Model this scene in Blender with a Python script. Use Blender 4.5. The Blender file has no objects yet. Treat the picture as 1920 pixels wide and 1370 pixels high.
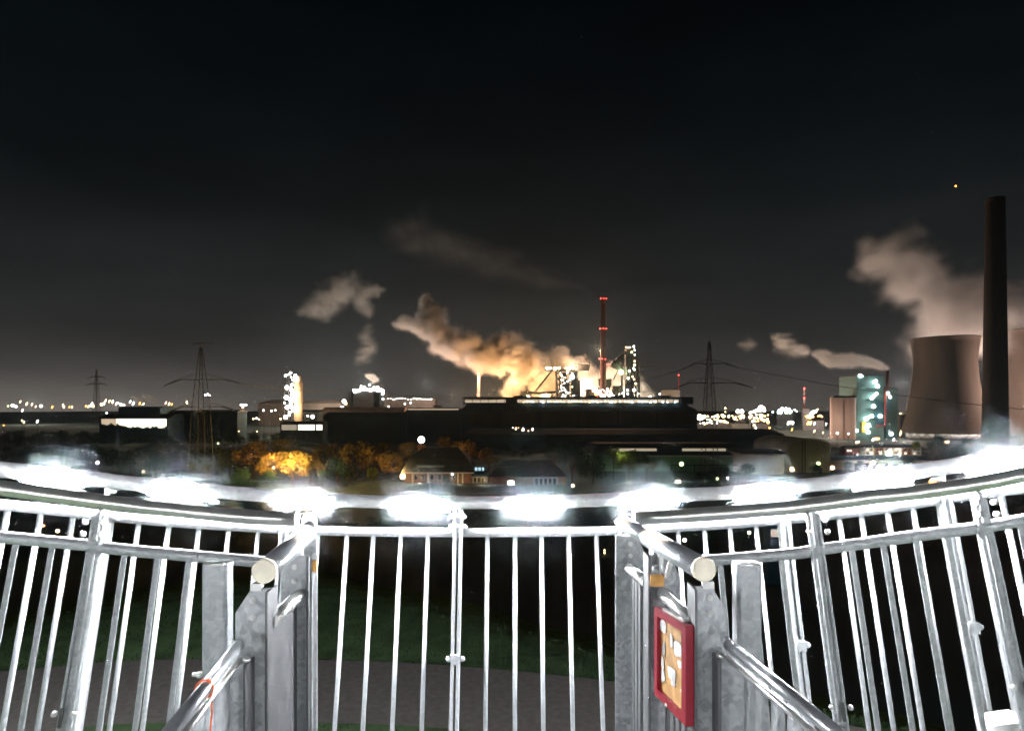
import bpy, bmesh, math, random
from mathutils import Vector, Matrix
import numpy as np
sc = bpy.context.scene
R = math.radians
LEDST=620.; LEDBK=540.; LEDTR=5200.; HAZE=.000026; HG=.75; BLOOM=.046; WORKS=.22; PD=3.6; RSC=1.75
# ------------------------------------------------------------ camera
H, F = 45.0, 1100.0            # eye height above the plain, focal length in px of a 1920 px wide frame
cam_d = bpy.data.cameras.new('camera'); cam = bpy.data.objects.new('camera', cam_d)
sc.collection.objects.link(cam); sc.camera = cam
cam.location = (0, 0, H); cam.rotation_euler = (R(90), 0, 0)
cam_d.sensor_width = 36; cam_d.lens = 36 * F / 1920; cam_d.shift_y = 80 / 1920
cam_d.clip_start = 0.05; cam_d.clip_end = 20000
# ------------------------------------------------------------ world: night sky over a lit industrial town
w = bpy.data.worlds.new('World'); sc.world = w; w.use_nodes = True
nt = w.node_tree; nt.nodes.clear()
out = nt.nodes.new('ShaderNodeOutputWorld'); bg = nt.nodes.new('ShaderNodeBackground')
tc = nt.nodes.new('ShaderNodeTexCoord'); sep = nt.nodes.new('ShaderNodeSeparateXYZ')
ramp = nt.nodes.new('ShaderNodeValToRGB')
nt.links.new(tc.outputs['Generated'], sep.inputs[0])
cr = ramp.color_ramp
stops = [(0.0, (.080, .070, .062)), (.045, (.054, .049, .046)), (.12, (.029, .029, .029)), (.20, (.016, .0172, .018)),
         (.30, (.0068, .0090, .0100)), (.42, (.0028, .0046, .0058)), (.58, (.0008, .0020, .0030)), (1.0, (.0004, .001, .0016))]
cr.elements[0].position = 0; cr.elements[0].color = (*stops[0][1], 1)
cr.elements[1].position = 1; cr.elements[1].color = (*stops[-1][1], 1)
for p, c in stops[1:-1]:
    e = cr.elements.new(p); e.color = (*c, 1)
nt.links.new(sep.outputs['Z'], ramp.inputs[0])
# brighter town glow low in the west (left), faint drifting cloud
mp = nt.nodes.new('ShaderNodeMapping'); mp.inputs['Scale'].default_value = (1.6, 1.6, 6)
nz = nt.nodes.new('ShaderNodeTexNoise'); nz.inputs['Scale'].default_value = 1.7; nz.inputs['Detail'].default_value = 5
nt.links.new(tc.outputs['Generated'], mp.inputs[0]); nt.links.new(mp.outputs[0], nz.inputs['Vector'])
mr = nt.nodes.new('ShaderNodeMapRange'); mr.inputs[1].default_value = .3; mr.inputs[2].default_value = .7
mr.inputs[3].default_value = .72; mr.inputs[4].default_value = 1.28
nt.links.new(nz.outputs['Fac'], mr.inputs[0])
def mth(op, a, b=None, c=None):
    n = nt.nodes.new('ShaderNodeMath'); n.operation = op
    for i, v in enumerate((a, b, c)):
        if v is None: continue
        if isinstance(v, (int, float)): n.inputs[i].default_value = v
        else: nt.links.new(v, n.inputs[i])
    return n.outputs[0]
gx = mth('SUBTRACT', mth('MULTIPLY', sep.outputs['X'], -1), .35)
gx = mth('MAXIMUM', gx, 0)
gz = mth('POWER', mth('MAXIMUM', mth('SUBTRACT', 1, mth('MULTIPLY', mth('ABSOLUTE', sep.outputs['Z']), 9)), 0), 2)
glow = mth('ADD', 1, mth('MULTIPLY', mth('MULTIPLY', gx, gz), 7.5))
fac = mth('MULTIPLY', glow, mr.outputs[0])
mul = nt.nodes.new('ShaderNodeVectorMath'); mul.operation = 'SCALE'
nt.links.new(ramp.outputs[0], mul.inputs[0]); nt.links.new(fac, mul.inputs['Scale'])
nt.links.new(mul.outputs[0], bg.inputs['Color']); bg.inputs['Strength'].default_value = 0.8
nt.links.new(bg.outputs[0], out.inputs[0])
sc.view_settings.view_transform = 'Standard'; sc.view_settings.look = 'None'
sc.view_settings.gamma = 1; sc.view_settings.use_curve_mapping = False
sc.view_settings.exposure = 0.0
sc.cycles.use_denoising = True; sc.cycles.denoising_input_passes = 'RGB_ALBEDO'
sc.cycles.max_bounces = 6; sc.cycles.diffuse_bounces = 2; sc.cycles.glossy_bounces = 3
sc.cycles.transmission_bounces = 2; sc.cycles.transparent_max_bounces = 8; sc.cycles.volume_bounces = 1
sc.cycles.sample_clamp_indirect = 4.0; sc.cycles.sample_clamp_direct = 0
sc.cycles.volume_step_rate = 1.0; sc.cycles.volume_max_steps = 128
sc.cycles.caustics_reflective = False; sc.cycles.caustics_refractive = False
# ------------------------------------------------------------ helpers
def P(px, py, Y):                     # sight direction + distance -> world point
    return Vector(((px - 960) * Y / F, Y, H - (py - 765) * Y / F))
def zof(py, Y): return H - (py - 765) * Y / F
def xof(px, Y): return (px - 960) * Y / F
def tag(o, label=None, cat=None, group=None, kind=None):
    if label: o['label'] = label
    if cat: o['category'] = cat
    if group: o['group'] = group
    if kind: o['kind'] = kind
    return o
def link(o): sc.collection.objects.link(o); return o
def thing(name, loc, label, cat, group=None):
    o = link(bpy.data.objects.new(name, None)); o.location = loc; o.empty_display_size = .2
    return tag(o, label, cat, group)
def orth(d):
    d = d.normalized(); u = Vector((0, 0, 1)) if abs(d.z) < .9 else Vector((0, 1, 0))
    a = d.cross(u).normalized(); return a, d.cross(a).normalized()
class MB:
    def __init__(s): s.v = []; s.f = []; s.sm = []
    def add(s, vs, fs, smooth=False):
        n = len(s.v); s.v += [Vector(v) for v in vs]
        s.f += [tuple(i + n for i in f) for f in fs]; s.sm += [smooth] * len(fs); return s
    def box(s, c, size, rz=0):
        x, y, z = size[0] / 2, size[1] / 2, size[2] / 2; c = Vector(c); m = Matrix.Rotation(rz, 3, 'Z')
        vs = [c + m @ Vector((a * x, b * y, d * z)) for a in (-1, 1) for b in (-1, 1) for d in (-1, 1)]
        return s.add(vs, [(0, 1, 3, 2), (4, 6, 7, 5), (0, 4, 5, 1), (2, 3, 7, 6), (0, 2, 6, 4), (1, 5, 7, 3)])
    def b2(s, lo, hi):
        lo, hi = Vector(lo), Vector(hi); return s.box((lo + hi) / 2, hi - lo)
    def bar(s, p0, p1, wd, dp=None, bev=0):   # rectangular bar, width across the view, depth along it
        p0, p1 = Vector(p0), Vector(p1); dp = wd if dp is None else dp
        d = (p1 - p0).normalized(); y = Vector((0, 1, 0)); y = (y - d * y.dot(d))
        y = y.normalized() if y.length > .2 else orth(d)[0]
        x = d.cross(y).normalized(); b = bev
        W, D = wd / 2, dp / 2
        sec = [(-W, -D), (W, -D), (W, D), (-W, D)] if not b else [(-W + b, -D), (W - b, -D), (W, -D + b), (W, D - b), (W - b, D), (-W + b, D), (-W, D - b), (-W, -D + b)]
        n = len(sec); vs = [p + x * a + y * c for p in (p0, p1) for a, c in sec]
        fs = [(i, (i + 1) % n, n + (i + 1) % n, n + i) for i in range(n)] + [tuple(range(n - 1, -1, -1)), tuple(range(n, 2 * n))]
        return s.add(vs, fs)
    def tube(s, path, r, seg=12, caps=True, smooth=True):
        path = [Vector(p) for p in path]; n = len(path); rs = r if isinstance(r, (list, tuple)) else [r] * n
        vs = []; a = None
        for i, p in enumerate(path):
            d = (path[min(i + 1, n - 1)] - path[max(i - 1, 0)]).normalized()
            if a is None: a, b = orth(d)
            else:
                a = (a - d * a.dot(d)).normalized(); b = d.cross(a)
            for k in range(seg):
                t = 2 * math.pi * k / seg; vs.append(p + (a * math.cos(t) + b * math.sin(t)) * rs[i])
        fs = [(i * seg + k, i * seg + (k + 1) % seg, (i + 1) * seg + (k + 1) % seg, (i + 1) * seg + k) for i in range(n - 1) for k in range(seg)]
        s.add(vs, fs, smooth)
        if caps: s.f += [tuple(len(s.v) - len(vs) + k for k in range(seg - 1, -1, -1)), tuple(len(s.v) - seg + k for k in range(seg))]; s.sm += [False, False]
        return s
    def prism(s, poly, d):             # flat polygon (world points) pushed by vector d
        n = len(poly); d = Vector(d); vs = [Vector(p) for p in poly] + [Vector(p) + d for p in poly]
        return s.add(vs, [tuple(range(n)), tuple(range(2 * n - 1, n - 1, -1))] + [(i, n + i, n + (i + 1) % n, (i + 1) % n) for i in range(n)])
    def ball(s, c, r, seg=8, ring=5, sz=1):
        c = Vector(c); vs = [c + Vector((0, 0, r * sz))]
        for j in range(1, ring):
            t = math.pi * j / ring
            for k in range(seg):
                a = 2 * math.pi * k / seg; vs.append(c + Vector((math.sin(t) * math.cos(a) * r, math.sin(t) * math.sin(a) * r, math.cos(t) * r * sz)))
        vs.append(c - Vector((0, 0, r * sz))); N = len(vs) - 1
        fs = [(0, 1 + k, 1 + (k + 1) % seg) for k in range(seg)]
        for j in range(ring - 2):
            o = 1 + j * seg; fs += [(o + k, o + seg + k, o + seg + (k + 1) % seg, o + (k + 1) % seg) for k in range(seg)]
        o = 1 + (ring - 2) * seg; fs += [(o + k, N, o + (k + 1) % seg) for k in range(seg)]
        return s.add(vs, fs, True)
    def lathe(s, base, prof, seg=24, close=True):   # prof: (r, z)
        base = Vector(base); vs = [base + Vector((r * math.cos(2 * math.pi * k / seg), r * math.sin(2 * math.pi * k / seg), z)) for r, z in prof for k in range(seg)]
        n = len(prof); fs = [(i * seg + k, i * seg + (k + 1) % seg, (i + 1) * seg + (k + 1) % seg, (i + 1) * seg + k) for i in range(n - 1) for k in range(seg)]
        s.add(vs, fs, True)
        if close: s.f.append(tuple(len(s.v) - seg + k for k in range(seg))); s.sm.append(False)
        return s
    def build(s, name, mat, parent=None, **kw):
        base = parent.matrix_world.translation if parent else Vector()
        base = Vector(parent['_o']) if parent is not None and '_o' in parent else (parent.location.copy() if parent is not None else Vector())
        me = bpy.data.meshes.new(name)
        o0 = base
        if parent is None and s.v:
            lo = Vector((min(v[i] for v in s.v) for i in range(3))); hi = Vector((max(v[i] for v in s.v) for i in range(3)))
            o0 = Vector(((lo.x + hi.x) / 2, (lo.y + hi.y) / 2, lo.z))
        me.from_pydata([v - o0 for v in s.v], [], s.f); me.validate()
        me.polygons.foreach_set('use_smooth', s.sm[:len(me.polygons)] if len(s.sm) >= len(me.polygons) else [False] * len(me.polygons))
        me.materials.append(mat); me.update()
        o = link(bpy.data.objects.new(name, me))
        if parent is not None: o.parent = parent; o_off(o, parent)
        else: o.location = o0
        tag(o, **kw); return o
ORI = {}
def o_off(o, parent): pass
_old = MB.build
def build(s, name, mat, parent=None, **kw):
    """world-space vertices -> one mesh object; part origins coincide with their thing's origin"""
    if parent is not None: o0 = ORI.get(parent.name, parent.location.copy())
    else:
        lo = Vector([min(v[i] for v in s.v) for i in range(3)]); hi = Vector([max(v[i] for v in s.v) for i in range(3)])
        o0 = Vector(((lo.x + hi.x) / 2, (lo.y + hi.y) / 2, lo.z))
    me = bpy.data.meshes.new(name)
    me.from_pydata([tuple(v - o0) for v in s.v], [], s.f)
    me.polygons.foreach_set('use_smooth', s.sm)
    me.materials.append(mat); me.update()
    o = link(bpy.data.objects.new(name, me))
    if parent is not None: o.parent = parent
    else: o.location = o0
    ORI[o.name] = o0
    tag(o, kw.get('label'), kw.get('cat'), kw.get('group'), kw.get('kind')); return o
MB.build = build
def copy_tree(o, parent=None):
    c = o.copy(); link(c); c.parent = parent
    for ch in o.children: copy_tree(ch, c)
    return c
def catmull(pts, x):
    n = len(pts)
    if x <= pts[0][0]:
        (a, b), (c, d) = pts[0], pts[1]; return b + (x - a) * (d - b) / (c - a)
    if x >= pts[-1][0]:
        (a, b), (c, d) = pts[-2], pts[-1]; return d + (x - c) * (d - b) / (c - a)
    for i in range(n - 1):
        if pts[i][0] <= x <= pts[i + 1][0]: break
    x0, y0 = pts[i]; x1, y1 = pts[i + 1]
    m = lambda j: (pts[min(j + 1, n - 1)][1] - pts[max(j - 1, 0)][1]) / (pts[min(j + 1, n - 1)][0] - pts[max(j - 1, 0)][0])
    h = x1 - x0; t = (x - x0) / h
    return (2*t**3-3*t*t+1)*y0 + (t**3-2*t*t+t)*h*m(i) + (-2*t**3+3*t*t)*y1 + (t**3-t*t)*h*m(i+1)
# ------------------------------------------------------------ materials
def newmat(name):
    m = bpy.data.materials.new(name); m.use_nodes = True; return m, m.node_tree, m.node_tree.nodes['Principled BSDF']
def pmat(name, col, rough=.7, metal=0, nscale=None, namt=.25, bump=0, coord='Object', stretch=(1, 1, 1), spec=.5):
    m, t, b = newmat(name); b.inputs['Roughness'].default_value = rough; b.inputs['Metallic'].default_value = metal
    b.inputs['Specular IOR Level'].default_value = spec
    b.inputs['Base Color'].default_value = (*col, 1)
    if nscale:
        tcn = t.nodes.new('ShaderNodeTexCoord'); mpn = t.nodes.new('ShaderNodeMapping'); mpn.inputs['Scale'].default_value = stretch
        n = t.nodes.new('ShaderNodeTexNoise'); n.inputs['Scale'].default_value = nscale; n.inputs['Detail'].default_value = 6
        t.links.new(tcn.outputs[coord], mpn.inputs[0]); t.links.new(mpn.outputs[0], n.inputs['Vector'])
        r = t.nodes.new('ShaderNodeValToRGB')
        r.color_ramp.elements[0].position = .3; r.color_ramp.elements[1].position = .7
        r.color_ramp.elements[0].color = (*[c * (1 - namt) for c in col], 1); r.color_ramp.elements[1].color = (*[min(c * (1 + namt), 1) for c in col], 1)
        t.links.new(n.outputs['Fac'], r.inputs[0]); t.links.new(r.outputs[0], b.inputs['Base Color'])
        if bump:
            bp = t.nodes.new('ShaderNodeBump'); bp.inputs['Strength'].default_value = bump; bp.inputs['Distance'].default_value = .02
            t.links.new(n.outputs['Fac'], bp.inputs['Height']); t.links.new(bp.outputs[0], b.inputs['Normal'])
    return m
def emat(name, col, st, sample=False):
    m, t, b = newmat(name); b.inputs['Base Color'].default_value = (.8, .8, .8, 1)
    b.inputs['Emission Color'].default_value = (*col, 1); b.inputs['Emission Strength'].default_value = st
    m.cycles.emission_sampling = 'AUTO' if sample else 'NONE'; return m
def galv(name, base=.42, metal=.35, rough=.42, scale=34, contrast=.5):
    m, t, b = newmat(name)
    tcn = t.nodes.new('ShaderNodeTexCoord')
    nw = t.nodes.new('ShaderNodeTexNoise'); nw.inputs['Scale'].default_value = 14; nw.inputs['Detail'].default_value = 3
    mix = t.nodes.new('ShaderNodeMix'); mix.data_type = 'VECTOR'; mix.inputs[0].default_value = .07
    t.links.new(tcn.outputs['Object'], nw.inputs['Vector']); t.links.new(tcn.outputs['Object'], mix.inputs[4]); t.links.new(nw.outputs['Color'], mix.inputs[5])
    vo = t.nodes.new('ShaderNodeTexVoronoi'); vo.inputs['Scale'].default_value = scale; vo.inputs['Randomness'].default_value = 1; vo.feature = 'SMOOTH_F1'; vo.inputs['Smoothness'].default_value = .35
    t.links.new(mix.outputs[1], vo.inputs['Vector'])
    bw = t.nodes.new('ShaderNodeRGBToBW'); t.links.new(vo.outputs['Color'], bw.inputs[0])
    n2 = t.nodes.new('ShaderNodeTexNoise'); n2.inputs['Scale'].default_value = 9; n2.inputs['Detail'].default_value = 7; n2.inputs['Roughness'].default_value = .65
    t.links.new(tcn.outputs['Object'], n2.inputs['Vector'])
    ad = t.nodes.new('ShaderNodeMath'); ad.operation = 'MULTIPLY'; t.links.new(bw.outputs[0], ad.inputs[0]); t.links.new(n2.outputs['Fac'], ad.inputs[1])
    r = t.nodes.new('ShaderNodeValToRGB'); e = r.color_ramp.elements
    e[0].position = .08; e[1].position = .5; c0 = base * (1 - contrast * .6); c1 = base * (1 + contrast * .6)
    e[0].color = (c0 * .95, c0, c0 * 1.04, 1); e[1].color = (c1 * .97, c1, c1 * 1.02, 1)
    t.links.new(ad.outputs[0], r.inputs[0]); t.links.new(r.outputs[0], b.inputs['Base Color'])
    b.inputs['Metallic'].default_value = metal
    rr = t.nodes.new('ShaderNodeMapRange'); rr.inputs[3].default_value = rough - .12; rr.inputs[4].default_value = rough + .15
    t.links.new(bw.outputs[0], rr.inputs[0]); t.links.new(rr.outputs[0], b.inputs['Roughness'])
    bp = t.nodes.new('ShaderNodeBump'); bp.inputs['Strength'].default_value = .25; bp.inputs['Distance'].default_value = .002
    t.links.new(n2.outputs['Fac'], bp.inputs['Height']); t.links.new(bp.outputs[0], b.inputs['Normal'])
    return m
G1 = galv('galvanised_steel', .36, .3, .45, 90, .28); G2 = galv('galvanised_bar_lit', .68, .12, .5, 90, .2); G3 = galv('galvanised_plate', .34, .4, .42, 95, .42)  # bar copy is lightened to make up for weaker strip lights
G4 = galv('galvanised_side_shaded', .11, .5, .5, 70, .3)  # darkened copy for side faces the strip lights would burn out
SATIN2 = pmat('brushed_handrail', (.6, .6, .56), .3, .85, 40, .08)
STEEL = pmat('polished_steel', (.58, .60, .63), .30, .82, 60, .06)
SATIN = pmat('satin_steel', (.7, .7, .68), .32, .8, 40, .08)
# ------------------------------------------------------------ railings round the landing
LEDC = [(0,880),(200,900),(235,905),(430,923),(640,938),(860,942),(1100,938),(1290,927),(1360,924),(1500,911),(1580,902),(1720,883),(1790,873),(1915,852)]
TOPC = [(0,946),(45,950),(150,961),(250,972),(345,980),(450,987),(610,995),(860,998),(1100,996),(1255,989),(1340,984),(1440,976),(1500,971),(1600,960),(1685,949),(1790,931),(1905,916)]
HRL = [(0,914),(200,941),(330,956),(470,969),(555,973)]
HRR = [(1190,972),(1360,961),(1500,949),(1620,933),(1700,925),(1840,905),(1915,890)]
MRL = [(0,1006),(150,1020),(240,1031),(330,1039),(470,1051),(520,1055)]
MRR = [(1290,1053),(1345,1049),(1500,1036),(1560,1026),(1620,1018),(1760,998),(1840,988),(1915,975)]
def Y1(px): return 2.2 - .45 * ((px - 930) / 930) ** 2
def Y2(px): return 1.80 - .16 * ((px - 930) / 930) ** 2
def lean(px): return (970 - px) * (.0002 if px < 970 else .000235)      # how far the bars splay out, as in a dip of the track
def foot(px, py, Y, yb):
    x = px - lean(px) * (yb - py); return P(x, yb, Y)
YB = 1540
# outer fence, one thing per bolted panel
joints = [-130, 201, 536, 860, 1166, 1468, 1768, 2060]
bars1 = [[-108, -46, 16, 78, 138], [261, 317.5, 373.6, 429, 484.7], [597, 651, 700.4, 751.6, 803], [914, 965.7, 1015, 1066, 1118],
         [1218, 1271, 1320, 1368, 1417], [1522, 1572.5, 1614, 1663, 1711], [1822, 1876, 1932, 1990]]
names = ['at the left edge', 'left of the stair opening', 'just left of the middle joint', 'just right of the middle joint', 'right of the notice board', 'second from the right edge', 'at the right edge']
for i, bl in enumerate(bars1):
    a, b = joints[i] + 5, joints[i + 1] - 5
    t = thing('fence_panel', P((a + b) / 2, YB, Y1((a + b) / 2)), 'floodlit galvanised outer fence panel of round bars ' + names[i], 'fence', 'outer fence panels')
    xs = np.linspace(a, b, 10)
    MB().tube([P(x, catmull(TOPC, x), Y1(x)) for x in xs], .0165, 14).build('top_rail', G2, t)
    MB().tube([foot(x, catmull(TOPC, x), Y1(x), YB) for x in xs], .0165, 12).build('bottom_rail', G2, t)
    for x in bl:
        y = catmull(TOPC, x); MB().tube([P(x, y + 2, Y1(x)), foot(x, y, Y1(x), YB)], .0085, 8).build('baluster', G2, t)
    for x in (a, b):
        y = catmull(TOPC, x); top = 953 if joints[i + 1] == 860 and x == b or joints[i] == 860 and x == a else y - 6
        MB().bar(P(x, top, Y1(x)), foot(x, y, Y1(x), YB + 30), .0125, .045, .002).build('post', G2, t)
for x, yb_ in ((201, 1209), (860, 1230), (1468, 1204), (1768, 1170), (536, 1215), (1166, 1210)):
    y = catmull(TOPC, x); c = foot(x, y, Y1(x), yb_)
    MB().box(c - Vector((0, .028, 0)), (.034, .012, .035)).tube([c + Vector((-.028, -.02, 0)), c + Vector((.028, -.02, 0))], .006, 8).ball(c + Vector((-.026, -.02, 0)), .011).ball(c + Vector((.026, -.02, 0)), .011).build(
        'post_clamp', G2, label='small bolted clamp joining fence posts at ' + {201: 'left side joint', 860: 'the middle joint', 1468: 'the joint beside the leaning right post', 1768: 'the far right joint', 536: 'the joint behind left stair rail', 1166: 'the joint behind right stair rail'}[x], cat='clamp', group='clamps joining the fence posts')
for k, yy in enumerate((966, 984)):
    c = P(860, yy, Y1(860)); MB().tube([c + Vector((-.022, -.026, 0)), c + Vector((.022, -.026, 0))], .008, 8).ball(c + Vector((-.024, -.026, 0)), .009).ball(c + Vector((.024, -.026, 0)), .009).build(
        'bolt', G2, label=['upper', 'lower'][k] + ' bolt through the top of the middle fence post', cat='bolt', group='bolts through the middle post')
# lamp rail
RAILM = pmat('brushed_rail', (.62, .62, .62), .34, .45, 30, .08)
t = thing('lamp_rail', P(900, 942, 2.2), 'long polished steel rail carrying the white strip lights', 'handrail')
MB().tube([P(x, catmull(LEDC, x), Y1(x)) for x in np.linspace(-160, 2080, 60)], .024, 20).build('tube', RAILM, t)
for x, y in ((208, 917), (402, 938), (860, 950), (1757, 893), (1166, 944)):
    yr = catmull(LEDC, x)
    MB().tube([P(x, yr + 8, Y1(x)), P(x, yr + 17, Y1(x))], .008, 8).ball(P(x, yr + 19, Y1(x)), .010).ball(P(x - 6, yr + 20, Y1(x)), .0075).ball(P(x + 6, yr + 20, Y1(x)), .0075).build('bracket', SATIN, t)
for i in range(7):
    x = joints[i + 1] if i < 6 else 2050
    MB().tube([P(x, catmull(LEDC, x) + 8, Y1(x) + .01), P(x, catmull(TOPC, x) + 10, Y1(x) + .02)], .007, 8).build('upright', G2, t)
LED = emat('white_led', (.93, .96, 1.0), LEDST, True); LEDB = emat('white_led_soft', (.93, .96, 1.0), LEDBK, True); LEDS = emat('white_led_track', (.93, .96, 1.0), LEDTR, True); HOUS = pmat('lamp_housing', (.5, .5, .5), .4, .6)
leds = [(-115, 'l'), (105, 'far left'), (338, 'second from the left'), (570, 'behind the left stair rail'), (787, 'left of the middle joint'), (1000, 'right of the middle joint'), (1215, 'behind the right stair rail'), (1430, 'third from the right'), (1650, 'second from the right'), (1868, 'far right'), (2070, 'r')]
for x, nm in leds[1:-1]:
    t = thing('strip_light', P(x, catmull(LEDC, x), Y1(x)), 'glaring white strip light on the lamp rail, ' + nm, 'strip light', 'strip lights on the lamp rail')
    hw = 56 if x < 1800 else 62; up = .5 if x < 1800 else 1.0
    xs = np.linspace(x - hw, x + hw, 9); off = Vector((0, -.006, 0))
    rr = [.0245, .0265, .029, .0305, .031, .0305, .029, .0265, .0245]
    MB().tube([P(q, catmull(LEDC, q) + 3.5, Y1(q)) + off for q in xs], rr, 10).build('lens', LED, t)
    for e in (x - hw, x + hw): MB().tube([P(q, catmull(LEDC, q), Y1(q)) for q in (e - 3, e + 3)], .0275, 14).build('collar', HOUS, t)
# the lamp rail closes behind the viewer
ZR = zof(942, 2.2); ring_ = []
A0 = P(-160, catmull(LEDC, -160), Y1(-160)); A1 = P(2080, catmull(LEDC, 2080), Y1(2080))
def rp(a):                                   # a in degrees, 0 = straight behind
    return Vector((2.35 * math.sin(R(a)), -2.3 * math.cos(R(a)) + .0, ZR + .12))
back = [A0] + [rp(-a) for a in range(80, -81, -8)] + [A1]
t = thing('lamp_rail', rp(0), 'polished lamp rail closing the ring behind the viewer', 'handrail')
MB().tube(back, .024, 16).build('tube', STEEL, t)
for k, a in enumerate((-77, -55, -33, -11, 11, 33, 55, 77)):
    t = thing('strip_light', rp(a), 'white strip light on the lamp rail behind the viewer', 'strip light', 'strip lights behind the viewer')
    inn = Vector((-math.sin(R(a)), math.cos(R(a)), 0)) * .024 - Vector((0, 0, .008))
    MB().tube([rp(a + q) + inn for q in np.linspace(-3.1, 3.1, 7)], [.004, .022, .029, .030, .029, .022, .004], 10).build('lens', LEDB, t)
    MB().tube([rp(a + q) for q in np.linspace(-3.4, 3.4, 5)], .0262, 12).build('housing', HOUS, t)
# unseen run of the climbing track, its lamps added to light the hill
tr = [Vector((21 * math.cos(R(a)), 0 + 18 * math.sin(R(a)), H - 4.6 + 1.2 * math.sin(R(a * 2)))) for a in range(-232, 53, 12)]
t = thing('track_rail', tr[11], 'steel rail of the unseen looping track, placed to carry hill lights', 'handrail')
MB().tube(tr, .024, 10).build('tube', STEEL, t)
for k in (2, 8, 14, 20): MB().tube([tr[k], (tr[k].x, tr[k].y, 31.0)], .16, 10).build('column', G1, t)
for k in range(1, 23, 1):
    a, b = tr[k].lerp(tr[k - 1], .2), tr[k].lerp(tr[k + 1], .2)
    t = thing('strip_light', tr[k], 'unseen strip light on the looping track, added to light the hill', 'strip light', 'added hill lights on the looping track')
    MB().tube([a - Vector((0, 0, .09)), b - Vector((0, 0, .09))], .04, 8).build('lens', LEDS, t)
    d_ = (b - a).normalized(); e_ = Vector((-d_.y, d_.x, 0)).normalized(); u_ = Vector((0, 0, 1)); m = MB()
    for s_ in (-1, 1): m.prism([a + e_ * s_ * .16 - u_ * .13, b + e_ * s_ * .16 - u_ * .13, b + e_ * s_ * .16 - u_ * .03, a + e_ * s_ * .16 - u_ * .03], e_ * s_ * .01)
    m.prism([a - d_ * .1 - e_ * .17 - u_ * .03, b + d_ * .1 - e_ * .17 - u_ * .03, b + d_ * .1 + e_ * .17 - u_ * .03, a - d_ * .1 + e_ * .17 - u_ * .03], u_ * .01).build('light_shield', HOUS, t)  # added shields keep the hill lights off the landing
# inner railing left and right
def inner(side, hr, mr, x0, x1, bars, posts):
    nm = 'left' if side < 0 else 'right'
    t = thing('railing', P((x0 + x1) / 2, YB, 1.75), 'grey inner railing with round handrail on the ' + nm + ' of the stair opening', 'railing', 'inner railings')
    xs = np.linspace(x0, x1, 24)
    h = MB().tube([P(x, catmull(hr, x), Y2(x)) for x in xs], .0215, 20).build('handrail', SATIN2, t)
    xe = x1 if side < 0 else x0
    MB().tube([P(xe, catmull(hr, xe), Y2(xe)), P(xe - side * -2.2 * -1, catmull(hr, xe), Y2(xe))], .0222, 20).build('end_cap', SATIN, t)
    m0, m1 = (x0, 515) if side < 0 else (1300, x1)
    MB().tube([P(x, catmull(mr, x), Y2(x)) for x in np.linspace(m0, m1, 20)], .017, 14).build('middle_rail', G1, t)
    MB().tube([foot(x, catmull(mr, x), Y2(x), YB) for x in np.linspace(m0, m1, 20)], .017, 10).build('bottom_rail', G1, t)
    for x, y in bars: MB().bar(P(x, y - 4, Y2(x)), foot(x, y, Y2(x), YB), .0165, .006, .0015).build('baluster', G1, t)
    for x, y, yl in posts:
        Y = Y2(x); g = lambda dx, yy: foot(x + dx, y, Y, yy)
        m = MB()
        m.bar(P(x - 9, y + 4, Y - .012), g(-9, YB + 30) - Vector((0, .012, 0)), .0095, .014, .0015)
        m.bar(P(x + 9, y + 4, Y - .012), g(9, YB + 30) - Vector((0, .012, 0)), .0095, .014, .0015)
        m.bar(P(x, y - 2, Y - .008), g(0, YB + 20) - Vector((0, .008, 0)), .012, .02, .003)
        po = m.build('post', G1, t)
        MB().tube([P(x + 2, catmull(hr, x) + 8, Y), P(x + 1, catmull(hr, x) + 14, Y), P(x, y + 5, Y)], [.016, .005, .005], 10).build('saddle', SATIN, po)
        for yy, dxx in ((y + 14, 13), (y + 36, 14), (yl, 15)):
            for s_ in (-1, 1):
                c = foot(x, y, Y, yy) + Vector((s_ * dxx * Y / F, -.02, 0)); MB().tube([c, c + Vector((s_ * .008, 0, 0))], .0085, 8).ball(c + Vector((s_ * .007, 0, 0)), .006).build('bolt', SATIN, po)
        c0 = foot(x, y, Y, yl - 14) - Vector((0, .03, 0)); c1 = foot(x, y, Y, yl + 22) - Vector((0, .03, 0))
        MB().bar(c0, c1, .009, .006).build('slot_plate', pmat('dark_slot', (.05, .05, .05), .5), po)
    return t
inner(-1, HRL, MRL, -120, 555, [(-38, 1012), (31, 1016), (99, 1023), (234, 1040), (296.5, 1046), (355, 1050), (412, 1052)], [(187, 962, 1331), (-130, 925, 1300)])
inner(1, HRR, MRR, 1190, 2060, [(1350, 1053), (1407, 1048), (1464, 1040), (1596, 1026), (1655, 1018), (1716, 1010), (1775, 1002), (1912, 986), (1970, 975)], [(1523, 958, 1319), (1834, 925, 1282)])
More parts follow.
